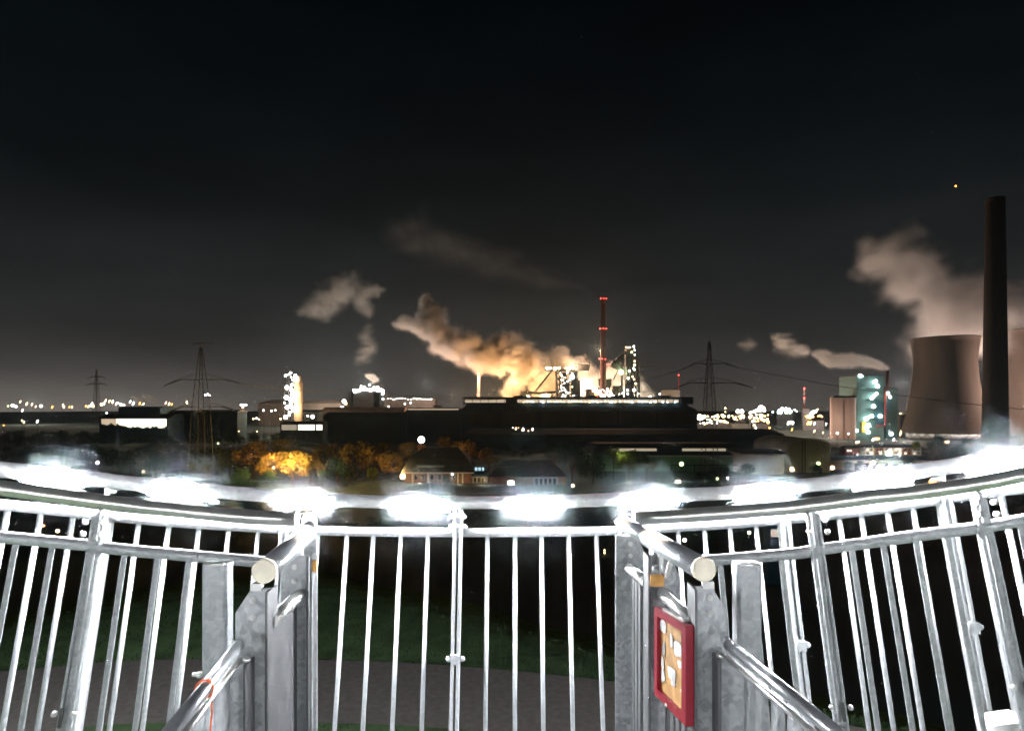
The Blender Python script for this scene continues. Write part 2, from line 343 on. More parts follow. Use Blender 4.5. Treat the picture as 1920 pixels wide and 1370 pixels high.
# round-topped columns behind the stair handrails
def column(x0, x1, ytop, Y, label):
    c = P((x0 + x1) / 2, ytop, Y); wd = (x1 - x0) * Y / F
    m = MB(); zb = zof(YB + 150, 1.75); r = wd / 2; d = .045
    prof = [(-r, -.02), (-r * .72, .0), (r * .72, 0), (r, -.02)]
    sec = [(-r + .008, -d / 2), (r - .008, -d / 2), (r, -d / 2 + .008), (r, d / 2 - .008), (r - .008, d / 2), (-r + .008, d / 2), (-r, d / 2 - .008), (-r, -d / 2 + .008)]
    vs = [c + Vector((a, b, 0)) for a, b in sec] + [Vector((c.x + a, c.y + b, zb)) for a, b in sec]
    n = 8; m.add(vs, [(i, (i + 1) % n, n + (i + 1) % n, n + i) for i in range(n)] + [tuple(range(n - 1, -1, -1)), tuple(range(n, 2 * n))])
    t = thing('steel_column', (c.x, c.y, zb), label, 'post', 'hollow steel columns'); m.build('shaft', G1, t)
    MB().tube([c + Vector((-r + .006, -d / 2 + .004, 0)), c + Vector((r - .006, -d / 2 + .004, 0))], .005, 8).build('rim', SATIN, t)
    return t
column(385, 432, 1054, 1.42, 'hollow galvanised column standing left of the left stair rail')
column(1377, 1423, 1054, 1.42, 'hollow galvanised column standing right of the notice board')
cb = P(377, 1264, 1.40)
MB().tube([cb, cb + Vector((-.02, 0, 0))], .005, 8).ball(cb + Vector((-.003, 0, 0)), .009).build('bolt', SATIN, label='bolt sticking out of the left hollow column', cat='bolt')
# stair side rails with plates
CREAM = pmat('cap_plastic', (.62, .57, .45), .55, 0, 30, .12, .1)
def plate(poly, Y, th, t, screws, dy=0):
    m = MB().prism([P(a, b, Y + dy * k / max(len(poly) - 1, 1)) for k, (a, b) in enumerate(poly)], (0, th, 0)).build('plate', G3, t)
    for a, b in screws:
        c = P(a, b, Y); MB().tube([c - Vector((0, .0035, 0)), c + Vector((0, .001, 0))], .0065, 12).tube([c - Vector((0, .007, 0)), c - Vector((0, .003, 0))], .0038, 6).build('screw', SATIN, m)
    return m
yb = 1640
def panel_bars(t, ends, n, y0):            # flat uprights of a side panel running away from the viewer
    (xa, Ya), (xb, Yb) = ends
    for k in range(n):
        f = (k + .5) / n; X = xof(xa, Ya) * (1 - f) + xof(xb, Yb) * f; Y = Ya * (1 - f) + Yb * f
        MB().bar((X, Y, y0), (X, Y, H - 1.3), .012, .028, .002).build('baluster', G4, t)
# LEFT
t = thing('stair_railing', P(500, yb, 1.3), 'left stair railing with thick polished tube ending in a cream cap', 'railing', 'stair railings')
MB().tube([P(497, 1069, 1.17), P(575, 1001, 1.52)], .0235, 28).build('handrail', STEEL, t)
MB().tube([P(575.5, 1000.6, 1.523), P(578, 990, 1.60), P(580, 979, 1.69), P(581, 972, 1.75), P(581, 970, 1.765)], [.0215, .0215, .0215, .019, .012], 24).build('elbow', STEEL, t)
d = (P(497, 1069, 1.17) - P(575, 1001, 1.52)).normalized()
MB().tube([P(497, 1069, 1.17) - d * .002, P(497, 1069, 1.17) + d * .008, P(497, 1069, 1.17) + d * .0105], [.0242, .0242, .0215], 28).build('end_cap', CREAM, t)
plate([(476, 1103), (511, 1102), (511, yb), (441, yb), (441, 1149), (468, 1108)], 1.17, .006, t, [(475, 1124), (474, 1156)])
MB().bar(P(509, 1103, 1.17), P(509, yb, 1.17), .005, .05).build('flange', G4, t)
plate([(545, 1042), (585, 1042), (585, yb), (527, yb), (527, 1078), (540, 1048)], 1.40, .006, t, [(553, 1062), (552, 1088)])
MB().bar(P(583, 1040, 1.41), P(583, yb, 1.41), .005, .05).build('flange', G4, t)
plate([(560, 1010), (594, 1006), (594, yb), (560, yb)], 1.66, .006, t, [])
MB().bar(P(482, 1092, 1.175), P(482, 1106, 1.175), .022, .012).build('bracket', SATIN, t)
MB().bar(P(562, 1024, 1.42), P(562, 1046, 1.42), .012, .02).build('bracket', SATIN, t)
MB().tube([P(511, 1163, 1.18), P(560, 1115, 1.395)], .0135, 16).build('middle_tube', SATIN, t)
panel_bars(t, ((514, 1.2), (552, 1.40)), 5, zof(1163, 1.18) - .01)
# RIGHT
t = thing('stair_railing', P(1290, yb, 1.3), 'right stair railing whose polished tube has a stained cream cap', 'railing', 'stair railings')
MB().tube([P(1318, 1066, 1.17), P(1216, 1008, 1.50)], .0235, 28).build('handrail', STEEL, t)
MB().tube([P(1215, 1007.5, 1.503), P(1166, 979, 1.71)], .0205, 24).build('sleeve_tube', STEEL, t)
d = (P(1318, 1066, 1.17) - P(1216, 1008, 1.50)).normalized()
MB().tube([P(1318, 1066, 1.17) - d * .002, P(1318, 1066, 1.17) + d * .008, P(1318, 1066, 1.17) + d * .0105], [.0242, .0242, .0215], 28).build('end_cap', CREAM, t)
plate([(1296, 1099), (1338, 1099), (1341, 1110), (1360, 1141), (1360, yb), (1296, yb)], 1.17, .006, t, [(1330.5, 1119), (1330, 1149)])
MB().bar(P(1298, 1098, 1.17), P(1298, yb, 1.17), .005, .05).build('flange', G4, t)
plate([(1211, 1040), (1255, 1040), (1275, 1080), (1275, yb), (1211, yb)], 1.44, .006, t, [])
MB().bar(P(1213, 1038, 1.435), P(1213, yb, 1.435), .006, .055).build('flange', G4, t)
plate([(1154, 1004), (1195, 1004), (1207, 1030), (1207, yb), (1154, yb)], 1.70, .006, t, [(1182, 1019), (1182, 1041), (1179, 1361)])
MB().bar(P(1327, 1088, 1.175), P(1327, 1102, 1.175), .022, .012).build('bracket', SATIN, t)
MB().bar(P(1238, 1030, 1.42), P(1238, 1070, 1.42), .010, .02).build('bracket', SATIN, t)
MB().tube([P(1298, 1164, 1.18), P(1242, 1112, 1.42)], .0135, 16).tube([P(1209, 1089, 1.46), P(1179, 1064, 1.69)], .0135, 16).build('middle_tube', SATIN, t)
panel_bars(t, ((1292, 1.2), (1250, 1.42)), 4, zof(1163, 1.18) - .01)
panel_bars(t, ((1206, 1.46), (1188, 1.66)), 3, zof(1163, 1.18) - .01)
# lower stair handrails
def lower(pts, pl, bars, label, fl):
    t = thing('stair_handrail', P(pl[0][0], yb, 1.1), label, 'handrail', 'lower stair handrails')
    MB().tube(pts, .0112, 20).build('tube', STEEL, t)
    MB().tube([p + Vector((0, 0.006, -.028)) for p in pts[0:]], .006, 10).build('lower_tube', SATIN, t)
    plate(pl, 1.12, .006, t, [])
    MB().bar(P(fl, pl[0][1], 1.12), P(fl, yb, 1.12), .004, .04).build('flange', G4, t)
    for x, Y, yt in bars: MB().bar(P(x, yt, Y), P(x, yb + 100, Y), .0125, .03, .002).build('baluster', G1, t)
    return t
lower([P(447, 1210, 1.12), P(300, 1396, .78)], [(429, 1238), (466, 1238), (466, yb), (429, yb)], [(419, 1.08, 1262), (404, 1.04, 1284), (387, 1.0, 1306), (368, .96, 1330)], 'left lower stair handrail with orange cord round it', 467)
lower([P(1366, 1207, 1.12), P(1600, 1400, .80)], [(1343, 1230), (1393, 1240), (1393, yb), (1343, yb)], [(1406, 1.07, 1260), (1428, 1.03, 1278), (1459, .99, 1302), (1490, .95, 1325)], 'right lower stair handrail in front of hollow column', 1344)
for (a, b, Y) in ((462, 1236, 1.11), (1350, 1228, 1.11), (436, 1205, 1.15)):
    c = P(a, b, Y); MB().tube([c - Vector((.006, 0, 0)), c + Vector((.006, 0, 0))], .004, 8).ball(c, .006).build('bolt', SATIN, label='small steel bolt ' + {462: 'on the lower left plate', 1350: 'on the lower right plate', 436: 'at the top of the left lower handrail'}[a], cat='bolt')
# orange cord
ORG = pmat('orange_cord', (.75, .12, .03), .5)
f = .53; c = P(447, 1210, 1.12).lerp(P(300, 1396, .78), f); dd = (P(300, 1396, .78) - P(447, 1210, 1.12)).normalized(); a, b = orth(dd)
ring = [c + (a * math.cos(q) + b * math.sin(q)) * .0135 + dd * .004 * math.sin(q) for q in np.linspace(0, 2 * math.pi, 22)]
tl = c + Vector((.013, -.003, -.005))
MB().tube(ring, .0016, 6).tube([tl, tl + Vector((.0025, -.002, -.03)), tl + Vector((-.001, -.003, -.07)), tl + Vector((-.001, 0, -.12))], .0014, 6).build('cord', ORG, label='orange cord looped round the left lower stair handrail', cat='cord')
# padlocks and hasp
BRASS = pmat('brass', (.55, .30, .10), .38, .7, 60, .2)
def padlock(cx, cy, Y, wpx, hpx, label):
    c = P(cx, cy, Y); w_, h_ = wpx * Y / F, hpx * Y / F
    t = thing('padlock', c - Vector((0, 0, h_ / 2)), label, 'padlock', 'padlocks')
    b_ = MB().bar(c - Vector((0, 0, h_ / 2)), c + Vector((0, 0, h_ / 2)), w_, .013, .003).build('body', BRASS, t)
    r = w_ * .3; tp = c + Vector((0, 0, h_ / 2))
    pa = [tp + Vector((-r, 0, -.003)), tp + Vector((-r, 0, .012))] + [tp + Vector((-r * math.cos(q), 0, .012 + r * math.sin(q))) for q in np.linspace(.2, math.pi - .2, 8)] + [tp + Vector((r, 0, .012)), tp + Vector((r, 0, -.003))]
    MB().tube(pa, .0025, 8).build('shackle', STEEL, t)
padlock(1232, 1087, 1.36, 26, 21, 'brass padlock hanging under the right stair tube')
padlock(590, 1060, 1.38, 9, 21, 'narrow brass padlock beside the left stair plate')
m = MB(); c = P(1253, 1070, 1.33); m.bar(P(1257, 1054, 1.33), P(1250, 1086, 1.33), .011, .003)
m.build('steel_tag', SATIN, label='pale steel hasp tag beside the right brass padlock', cat='tag')
# notice board, edge-on along the side panel
RED = pmat('red_frame_paint', (.19, .008, .018), .35, 0, 20, .1)
def notice():
    TL, TR, BR, BL = P(1233, 1137, 1.33), P(1293, 1172, 1.15), P(1293, 1358, 1.15), P(1233, 1300, 1.33)
    t = thing('notice_board', BL, 'red framed notice board with torn yellow sheet on right stair railing', 'notice board')
    u = (TR - TL); v = (BL - TL); n = u.cross(v).normalized();
    if n.x > 0: n = -n
    q = lambda a, b, k=0: TL + u * a + v * b + n * k
    bx = lambda a0, a1, b0, b1, k0, k1: MB().add([q(a0, b0, k0), q(a1, b0, k0), q(a1, b1, k0), q(a0, b1, k0), q(a0, b0, k1), q(a1, b0, k1), q(a1, b1, k1), q(a0, b1, k1)],
        [(0, 1, 2, 3), (7, 6, 5, 4), (0, 4, 5, 1), (1, 5, 6, 2), (2, 6, 7, 3), (3, 7, 4, 0)])
    fr = MB()
    for arg in ((0, 1, 0, .085, -.012, .008), (0, 1, .915, 1, -.012, .008), (0, .10, .085, .915, -.012, .008), (.88, 1, .085, .915, -.012, .008)):
        k = bx(*arg); fr.add(k.v, k.f)
    # outer side towards the viewer
    fr.build('frame', RED, t)
    YEL = pmat('yellow_sheet', (.30, .155, .045), .6, 0, 25, .35); WH = pmat('torn_white_paper', (.42, .42, .40), .7, 0, 60, .1); DG = pmat('grey_scrap', (.22, .23, .24), .6)
    s = bx(.09, .89, .08, .92, -.008, -.001).build('sheet', YEL, t)
    random.seed(4)
    def scrap(a0, a1, b0, b1, mat):
        n_ = 14; ps = []
        for k in range(n_):
            an = 2 * math.pi * k / n_; rr = random.uniform(.75, 1.12)
            cx = math.copysign(abs(math.cos(an)) ** .6, math.cos(an)); cy = math.copysign(abs(math.sin(an)) ** .6, math.sin(an))
            ps.append(q((a0 + a1) / 2 + cx * rr * (a1 - a0) / 2, (b0 + b1) / 2 + cy * rr * (b1 - b0) / 2, .0002))
        MB().prism(ps, n * .0012).build('paper_scrap', mat, s)
    scrap(.11, .32, .10, .26, WH); scrap(.44, .52, .20, .34, WH); scrap(.55, .80, .24, .40, WH); scrap(.66, .82, .42, .50, WH)
    scrap(.36, .62, .55, .70, WH); scrap(.48, .60, .62, .76, WH); scrap(.14, .24, .52, .66, WH); scrap(.14, .27, .66, .80, WH); scrap(.2, .27, .33, .50, DG); scrap(.75, .83, .70, .74, WH)
    bx(.2, .85, -.025, 0, -.006, .002).build('hinge', SATIN, t)
    c = q(.42, .985, .008); MB().ball(c, .004).build('lock', SATIN, t)
notice()
# white box clamped to the fence at the lower right
WB = pmat('white_box', (.82, .82, .8), .5, 0, 20, .04)
t = thing('junction_box', P(1875, 1480, 1.72), 'white box strapped behind the right railing at the bottom edge', 'box')
MB().bar(P(1876, 1350, 1.72), P(1895, 1470, 1.72), .098, .06, .006).build('body', WB, t)
MB().bar(P(1876, 1344, 1.715), P(1877, 1351, 1.715), .106, .068, .002).build('lid', WB, t)
# landing deck and its support
DK = galv('deck_plate', .22, .3, .5, 20, .4)
m = MB()
pts = [(xof(-130, Y1(-130)) , 1.75 - .1)] + [(xof(x, Y1(x)), Y1(x) + .03) for x in np.linspace(-130, 2050, 16)] + [(2.2, -2.5), (-2.2, -2.5)]
m.prism([(x, y, H - 1.62) for x, y in pts], (0, 0, -.03))
m.build('landing_deck', DK, label='galvanised landing deck under the railings', cat='deck')
t = thing('support_column', (0, -.4, 31.9), 'tall round steel column carrying the landing', 'column')
MB().tube([(0, -.4, 31.9), (0, -.4, H - 1.95)], .35, 20).build('shaft', G1, t)
MB().box((0, -.4, H - 1.80), (3.6, .25, .28)).box((0, -.4, H - 1.80 - .001), (.25, 3.4, .275)).build('beam', G1, t)
# ------------------------------------------------------------ ground, hill top, path
GRASS = pmat('hill_grass', (.085, .14, .065), .95, 0, .55, .35, spec=0)
def crest(px): return catmull([(-1500, 26), (-600, 30), (0, 38), (190, 42), (330, 45), (590, 48.5), (700, 44.5), (860, 41), (1000, 36.5), (1150, 33.5), (1330, 30), (1520, 27.5), (1700, 25.6), (1800, 24.4), (2200, 21), (3200, 17)], px)
ZH = H - 14.0
PATHM = pmat('gravel_path', (.12, .11, .10), .95, 0, 3, .18)
GP = pmat('plain_ground', (.04, .075, .075), .95, 0, .02, .4, coord='Object')  # blue tint stands in for the lamps' veil over the plain
MB().add([(-6000, -3000, 0), (6000, -3000, 0), (6000, 9000, 0), (-6000, 9000, 0)], [(0, 1, 2, 3)]).build('ground', GP, kind='structure')
rng = random.Random(3)
# the hill: polar sheet around the viewer, flat top, steep sides
az = [math.atan((px - 960) / F) for px in np.linspace(-1500, 3200, 90)]
a0, a1 = az[0], az[-1]
full = az + list(np.linspace(a1, a0 + 2 * math.pi, 30))[1:-1]
m = MB(); vs = []; prof = [(0, 0), (.3, 0), (.6, 0), (.8, .0), (.92, -.05), (1, -.35), (1.08, -1.3), (1.5, -9), (2.4, -24), (3.4, -31.2)]
for a in full:
    if a <= a1: Rc = crest(960 + F * math.tan(a)) / math.cos(a)
    else:
        f = (a - a1) / (a0 + 2 * math.pi - a1); Rc = (crest(3200) / math.cos(a1)) * (1 - f) + f * crest(-1500) / math.cos(a0)
    for k, (q, dz) in enumerate(prof):
        r = Rc * q; n_ = .12 * math.sin(r * .9 + a * 7) * (0 if q < .3 else 1)
        vs.append((r * math.sin(a), r * math.cos(a), ZH + dz + n_ * .5))
n = len(prof); N = len(full)
m.add(vs, [(i * n + k, ((i + 1) % N) * n + k, ((i + 1) % N) * n + k + 1, i * n + k + 1) for i in range(N) for k in range(n - 1)], True)
m.build('hill', GRASS, kind='structure')
# path ring on the hill top
def ring(py_out, py_in, xs):
    mm = MB(); v = []
    for x in xs:
        for py in (py_out(x), py_in(x)):
            Y = 13.92 * F / (py - 765); v.append((xof(x, Y), Y, ZH + .085))
    return mm.add(v, [(2 * i, 2 * i + 1, 2 * i + 3, 2 * i + 2) for i in range(len(xs) - 1)], True)
xs = np.linspace(-700, 2600, 80)
po = lambda x: catmull([(-700, 1290), (0, 1258), (240, 1238), (590, 1236), (860, 1248), (1150, 1277), (1420, 1318), (1600, 1360), (2000, 1460), (2600, 1640)], x)
ring(po, lambda x: po(x) + 118 + max(0, x - 900) * .06, xs).build('path', PATHM, kind='structure')
# grass tufts along the crest and path edge
GT = pmat('grass_blades', (.035, .06, .03), 1, 0, 2, .3, spec=0)
m = MB()
for k in range(9000):
    px = rng.uniform(-250, 2150); cY = crest(px); lo = 13.9 * F / (po(px) - 765)
    Y = lo + (cY * 1.01 - lo) * rng.random() if rng.random() < .75 else rng.uniform(16, lo * .86 - 2.0)
    if not (Y > lo or Y < 13.9 * F / (po(px) + 118 + max(0, px - 900) * .06 - 765)): continue
    x = xof(px, Y); h = rng.uniform(.06, .22); a = rng.uniform(0, 6.28); b_ = .05
    q_ = Y * math.hypot(1, (px - 960) / F) / (cY * math.hypot(1, (px - 960) / F)); z = ZH + (.03 if q_ < .92 else -.12)
    m.add([(x - b_ * math.cos(a), Y - b_ * math.sin(a), z), (x + b_ * math.cos(a), Y + b_ * math.sin(a), z), (x + rng.uniform(-.1, .1), Y + rng.uniform(-.1, .1), z + h)], [(0, 1, 2)])
m.build('grass', GT, cat='grass', kind='stuff', label='short rough grass on the hill top')
# ------------------------------------------------------------ far scene: materials
DARK = pmat('dark_steel', (.05, .052, .055), .6, .3, .3, .3)
PYL = pmat('pylon_steel', (.13, .13, .13), .7, .2)
CLAD = pmat('veiled_cladding', (.05, .125, .16), .8, 0, .02, .3)  # lighter blue-green stands in for the veil of lamp glare
CLADW = pmat('weathered_cladding', (.14, .125, .10), .85, 0, .03, .35, stretch=(1, 1, .3))
ROOF = pmat('veiled_roof', (.038, .085, .115), .85, 0, .05, .3)  # same veil of glare put into the roof colour
ROOFV = pmat('slate_roof', (.018, .026, .034), .85, 0, .5, .3)
CONC = pmat('concrete', (.135, .10, .08), .9, 0, .03, .3, stretch=(1, 1, .25))
CONCD = pmat('dark_concrete', (.055, .048, .045), .9, 0, .05, .3, stretch=(1, 1, .2))
PALE = pmat('pale_paint', (.42, .40, .36), .7, 0, .1, .12)
CREAMW = pmat('cream_render', (.50, .44, .33), .85, 0, .3, .1)
GREENC = pmat('green_cladding', (.09, .17, .16), .6, 0, .03, .15)
GREENW = pmat('green_wall', (.16, .30, .20), .8, 0, .05, .2)
SILO = pmat('silo_concrete', (.48, .36, .31), .85, 0, .05, .12, stretch=(1, 1, .3))
REDP = pmat('red_steel', (.42, .07, .05), .6, 0, .1, .15); REDD = pmat('dull_red_stack', (.10, .032, .028), .7, 0, .05, .15)
WHP = pmat('white_band', (.6, .58, .55), .7); YELP = pmat('yellow_door', (.6, .35, .04), .6)
TAN = pmat('tan_silo', (.45, .33, .2), .8, 0, .1, .15)
BRICK = pmat('brown_brick', (.20, .10, .07), .9, 0, .2, .25)
GLS = pmat('dark_window', (.02, .025, .03), .2)
EW = emat('lamp_white', (1, .93, .8), 14); EWARM = emat('lamp_warm', (1, .66, .32), 9); EO = emat('lamp_orange', (1, .38, .06), 8)
ER = emat('lamp_red', (1, .03, .03), 9); EC = emat('lamp_cool', (.80, 1, .95), 12); EG = emat('lamp_green', (.7, 1, .35), 5)
EWIN = emat('lit_window_warm', (1, .85, .6), 2.6); EWIN2 = emat('lit_window_blue', (.55, .85, 1), .9); EWW = emat('lit_window_white', (1, .97, .9), 5)
ESTRIP = emat('lit_skylight', (.85, .72, .52), .42); EGAP = emat('lit_vent', (1, .78, .55), .55)
def lamp(px, py, Y, r, mat, parent=None, streak=1.0, **kw):
    """one lamp: r in px of the wide frame"""
    rr = r * Y / F; m = MB(); c = P(px, py, Y)
    if streak != 1: m.tube([c - Vector((rr * .7, 0, rr * streak)), c, c + Vector((rr * .7, 0, rr * streak))], [rr * .4, rr * .8, rr * .4], 6)
    else: m.ball(c, rr, 8, 6)
    return m.build('lamp', mat, parent, **kw)
def plight(name, px, py, Y, watts, col, r=2.0, parent=None):
    l = bpy.data.lights.new(name, 'POINT'); l.energy = watts; l.color = col; l.shadow_soft_size = r
    o = link(bpy.data.objects.new(name, l)); p = P(px, py, Y)
    if parent is not None: o.parent = parent; o.location = p - ORI.get(parent.name, parent.location)
    else: o.location = p
    return o
def bx(m, x0, x1, y0, y1, Y, D):           # box given by its sight lines on the near face
    a = P(x0, y1, Y); b = P(x1, y0, Y); return m.b2((a.x, Y, a.z), (b.x, Y + D, b.z))
def gx0(x0, x1, y0, Y, D, m):              # box standing on the ground
    a = P(x0, y0, Y); b = P(x1, y0, Y); return m.b2((a.x, Y, 0), (b.x, Y + D, a.z))
def base(px, Y): return (xof(px, Y), Y, 0)
rl = random.Random(11)
# ------------------------------------------------------------ pylons
def pylon(px, ptop, Y, arms, wtop, wmid, wbase, label, pw=.35, tip=None):
    X = xof(px, Y); zt = zof(ptop, Y); k = Y / F
    t = thing('electricity_pylon', (X, Y, 0), label, 'pylon', 'electricity pylons')
    zs = [0] + [zof(q, Y) for q in (850, 800, 760, 720, 700)] if zof(850, Y) > 3 else [0] + [zof(q, Y) for q in (800, 780, 760, 740, 720, 705)]
    ww = lambda z: (wbase + (wmid - wbase) * min(z / zof(760, Y), 1)) * k if z < zof(760, Y) else (wmid + (wtop - wmid) * (z - zof(760, Y)) / (zt - zof(760, Y))) * k
    lv = [z for z in np.linspace(0, zt * .97, 16)]
    m = MB()
    for sx in (-1, 1):
        for sy in (-1, 1):
            for a, b in zip(lv[:-1], lv[1:]): m.tube([(X + sx * ww(a) / 2, Y + sy * ww(a) / 2, a), (X + sx * ww(b) / 2, Y + sy * ww(b) / 2, b)], pw, 4, False, False)
    for i, (a, b) in enumerate(zip(lv[:-1], lv[1:])):
        for s in (-1, 1):
            m.tube([(X - s * ww(a) / 2, Y - ww(a) / 2, a), (X + s * ww(b) / 2, Y - ww(b) / 2, b)], pw * .5, 4, False, False)
            m.tube([(X - s * ww(a) / 2, Y + ww(a) / 2, a), (X + s * ww(b) / 2, Y + ww(b) / 2, b)], pw * .5, 4, False, False)
    m.tube([(X, Y, zt * .95), (X, Y, zt)], pw * .8, 4, False, False)
    m.build('mast', PYL, t)
    for (xa, ya, xb, yb_, ym, up) in arms:
        m = MB(); zm = zof(ym, Y); w_ = ww(zm)
        for xe, ye in ((xa, ya), (xb, yb_)):
            s = 1 if xe > px else -1; e = P(xe, ye, Y); h = (xe - px) * .55 + px; knee = P(h, ym - 1, Y)
            for sy in (-1, 1):
                m.tube([(X + s * w_ / 2, Y + sy * w_ / 2, zm), (knee.x, Y + sy * w_ * .25, knee.z), tuple(e)], pw * .8, 4, False, False)
            tp = (X + s * w_ / 2, Y, zm + up * k)
            m.tube([tp, tuple(knee + Vector((0, 0, up * k * .25))), tuple(e)], pw * .55, 4, False, False)
            for f in (.35, .7): 
                q = Vector((X + s * w_ / 2, Y, zm)).lerp(knee, f); m.tube([tuple(q), tuple(Vector(tp).lerp(knee, f))], pw * .4, 4, False, False)
            m.tube([tuple(e), tuple(e - Vector((0, 0, 2.2 * k)))], pw * .8, 5, False, False)
        m.build('crossarm', PYL, t)
    return t
pylon(377, 643, 300, [(308, 723, 450, 718, 712, 12), (316, 772, 445, 770, 763, 10), (362, 645.5, 400, 645, 644, 1)], 2, 22, 36, 'near dark lattice pylon on the left with drooping crossarms', .18)
pylon(1330, 633, 330, [(1283, 691, 1381, 688, 682, 8), (1266, 728, 1410, 726, 718, 11)], 2, 17, 28, 'dark lattice pylon in front of the long warehouse on the right', .2)
pylon(181, 690, 1100, [(161, 722, 201, 722, 720, 3), (164, 709, 198, 709, 707, 2)], 1, 8, 12, 'faint distant pylon above the left city lights', .5)
def cable(p, q, sag, label):
    p, q = Vector(p), Vector(q); pts = [p.lerp(q, f) - Vector((0, 0, sag * 4 * f * (1 - f))) for f in np.linspace(0, 1, 24)]
    MB().tube(pts, [.09 * (1 - f) + .22 * f for f in np.linspace(0, 1, 24)], 4, False, False).build('power_cable', PYL, label=label, cat='cable', group='power cables')
e0 = P(450, 718, 300); cable(e0, P(1283, 691, 520), 17, 'upper power cable running right from the near left pylon')
cable(P(445, 721, 301), P(1266, 728, 560), 8, 'lower power cable crossing above the dark long halls')
cable(P(1381, 688, 331), P(2100, 780, 300), 4, 'faint power cable leaving the right pylon')
# ------------------------------------------------------------ long halls
def hall(name, x0, x1, yr, ye, Y, D, label, wall=CLAD, vent=None, hip=0, roof=ROOF, nbay=0):
    """ridge at yr, eaves at ye, gable left/right; vent = list of (x0,x1,y) lit slots of the ridge vent"""
    a, b = xof(x0, Y), xof(x1, Y); zr, ze = zof(yr, Y), zof(ye, Y)
    t = thing(name, ((a + b) / 2, Y, 0), label, 'hall')
    MB().b2((a, Y, 0), (b, Y + D, ze)).build('wall', wall, t)
    h = hip * Y / F; ya = Y - 1.2; yb_ = Y + D + 1.2
    v = [(a - 1, ya, ze), (b + 1, ya, ze), (b + 1, yb_, ze), (a - 1, yb_, ze), (a - 1 + h, Y + D * .35, zr), (b + 1 - h, Y + D * .35, zr), (b + 1 - h, Y + D * .65, zr), (a - 1 + h, Y + D * .65, zr)]
    MB().add([Vector(q) + Vector((0, 0, .02)) for q in v], [(0, 1, 5, 4), (1, 2, 6, 5), (2, 3, 7, 6), (3, 0, 4, 7), (4, 5, 6, 7), (3, 2, 1, 0)]).build('roof', roof, t)
    for k in range(nbay):
        f = (k + 1) / (nbay + 1); MB().b2((a + (b - a) * f - .6, Y - .5, 0), (a + (b - a) * f + .6, Y + .01, ze)).build('pilaster', ROOF, t)
    return t
t = hall('rolling_mill_hall', 862, 1307, 757, 770, 800, 60, 'longest dark mill hall with lit roof vent below the blast furnaces', wall=CLAD, hip=14, nbay=5)
Yv = 800 + 60 * .35 - .4; kv = Yv / F
m = MB(); vs_ = [(870, 1297, 744, 748.5), ]
for x0, x1, y0, y1 in vs_: bx(m, x0, x1, y0, y1, Yv, 20)
bx(m, 868, 1300, 754.6, 757.5, Yv, 20)
for x in list(np.linspace(870, 960, 7)) + list(np.linspace(980, 1292, 22)): bx(m, x, x + 1.0, 748, 755, Yv, 1)
bx(m, 948, 970, 744, 757, Yv - .6, 18); bx(m, 1278, 1300, 744, 757, Yv - .6, 18)
m.build('ridge_vent', ROOF, t)
m = MB(); bx(m, 872, 1276, 748.6, 754.5, Yv + 14, 1); m.build('vent_light', EGAP, t)
m = MB(); bx(m, 880, 1300, 770.5, 796, 799.6, .3); m.build('cladding_panel', CLADW, t)
for x in (963, 1102, 1148, 1240):
    m = MB(); bx(m, x, x + 18, 741.5, 744, Yv + 2, 8); m.build('roof_monitor', ROOF, t)
for k in range(46):
    x = 982 + k * 6.4 + rl.uniform(-2, 2)
    if rl.random() < .85: lamp(x, 753.2 + rl.uniform(-.7, .7), Yv - 1.5, rl.choice([.8, 1.0, 1.4]), rl.choice([EW, EWARM, EC]), t)
t = hall('lower_mill_hall', 759, 864, 766, 773, 790, 50, 'middle dark hall stepping down left of the longest hall', hip=4)
m = MB(); bx(m, 762, 862, 764.5, 766, 806, 14); bx(m, 812, 830, 760, 763, 806, 14); m.build('ridge_vent', ROOF, t)
m = MB(); bx(m, 765, 860, 766.3, 768, 800.5, .5); m.build('vent_light', EGAP, t)
t = hall('low_storage_hall', 606, 761, 772.5, 780, 780, 45, 'lowest dark flat hall left of the stepped mill hall', hip=3)
t = hall('small_lit_hall', 525, 605, 790, 795, 690, 20, 'small dark hall with three lit openings below the tall lit tower', hip=3)
for a, b, mt in ((528, 556, ESTRIP), (559, 590, EWIN), (593, 604, EWIN)):
    m = MB(); bx(m, a, b, 796, 806, 689.6, .3); m.build('lit_opening', mt, t)
# foundation: broad dark annex in front of the long hall
t = hall('flat_workshop', 870, 1470, 806, 814, 640, 70, 'broad flat dark workshop in front of the longest hall', hip=10, wall=CLAD)
for a, b in ((958, 1004),):
    for k in range(12): lamp(rl.uniform(a, b), 805 + rl.uniform(-4, 3), 636, rl.uniform(.6, 1.6), rl.choice([EWARM, EW]), t)
# green-lit warehouse on the right
t = hall('warehouse', 1118, 1412, 836, 853.5, 420, 80, 'long warehouse with two lit roof strips and green floodlit wall', wall=GREENW, hip=12)
Yr = 420
ze_, zr_ = zof(853.5, 420), zof(836, 420)
def roofp(px, f):                          # a point on the near roof slope, f = 0 at the eaves, 1 at the ridge
    d = 418.8 + f * 29.2; return Vector((xof(px, d), d - .12, ze_ + f * (zr_ - ze_) + .3))
for a, b in ((1146, 1231), (1279, 1361)):
    m = MB(); m.prism([roofp(a, .34), roofp(b, .34), roofp(b, .54), roofp(a, .54)], (0, 0, .12)); m.build('skylight', ESTRIP, t)
m = MB(); bx(m, 1214, 1412, 853.2, 855.6, 418.2, .5); m.build('gutter', PALE, t)
for x in (1258, 1302, 1352, 1395):
    m = MB(); bx(m, x, x + 1.4, 872, 905, 412, .4); m.build('gantry_post', DARK, t)
m = MB(); bx(m, 1256, 1412, 871, 872.2, 412, .4); m.build('gantry_beam', DARK, t)
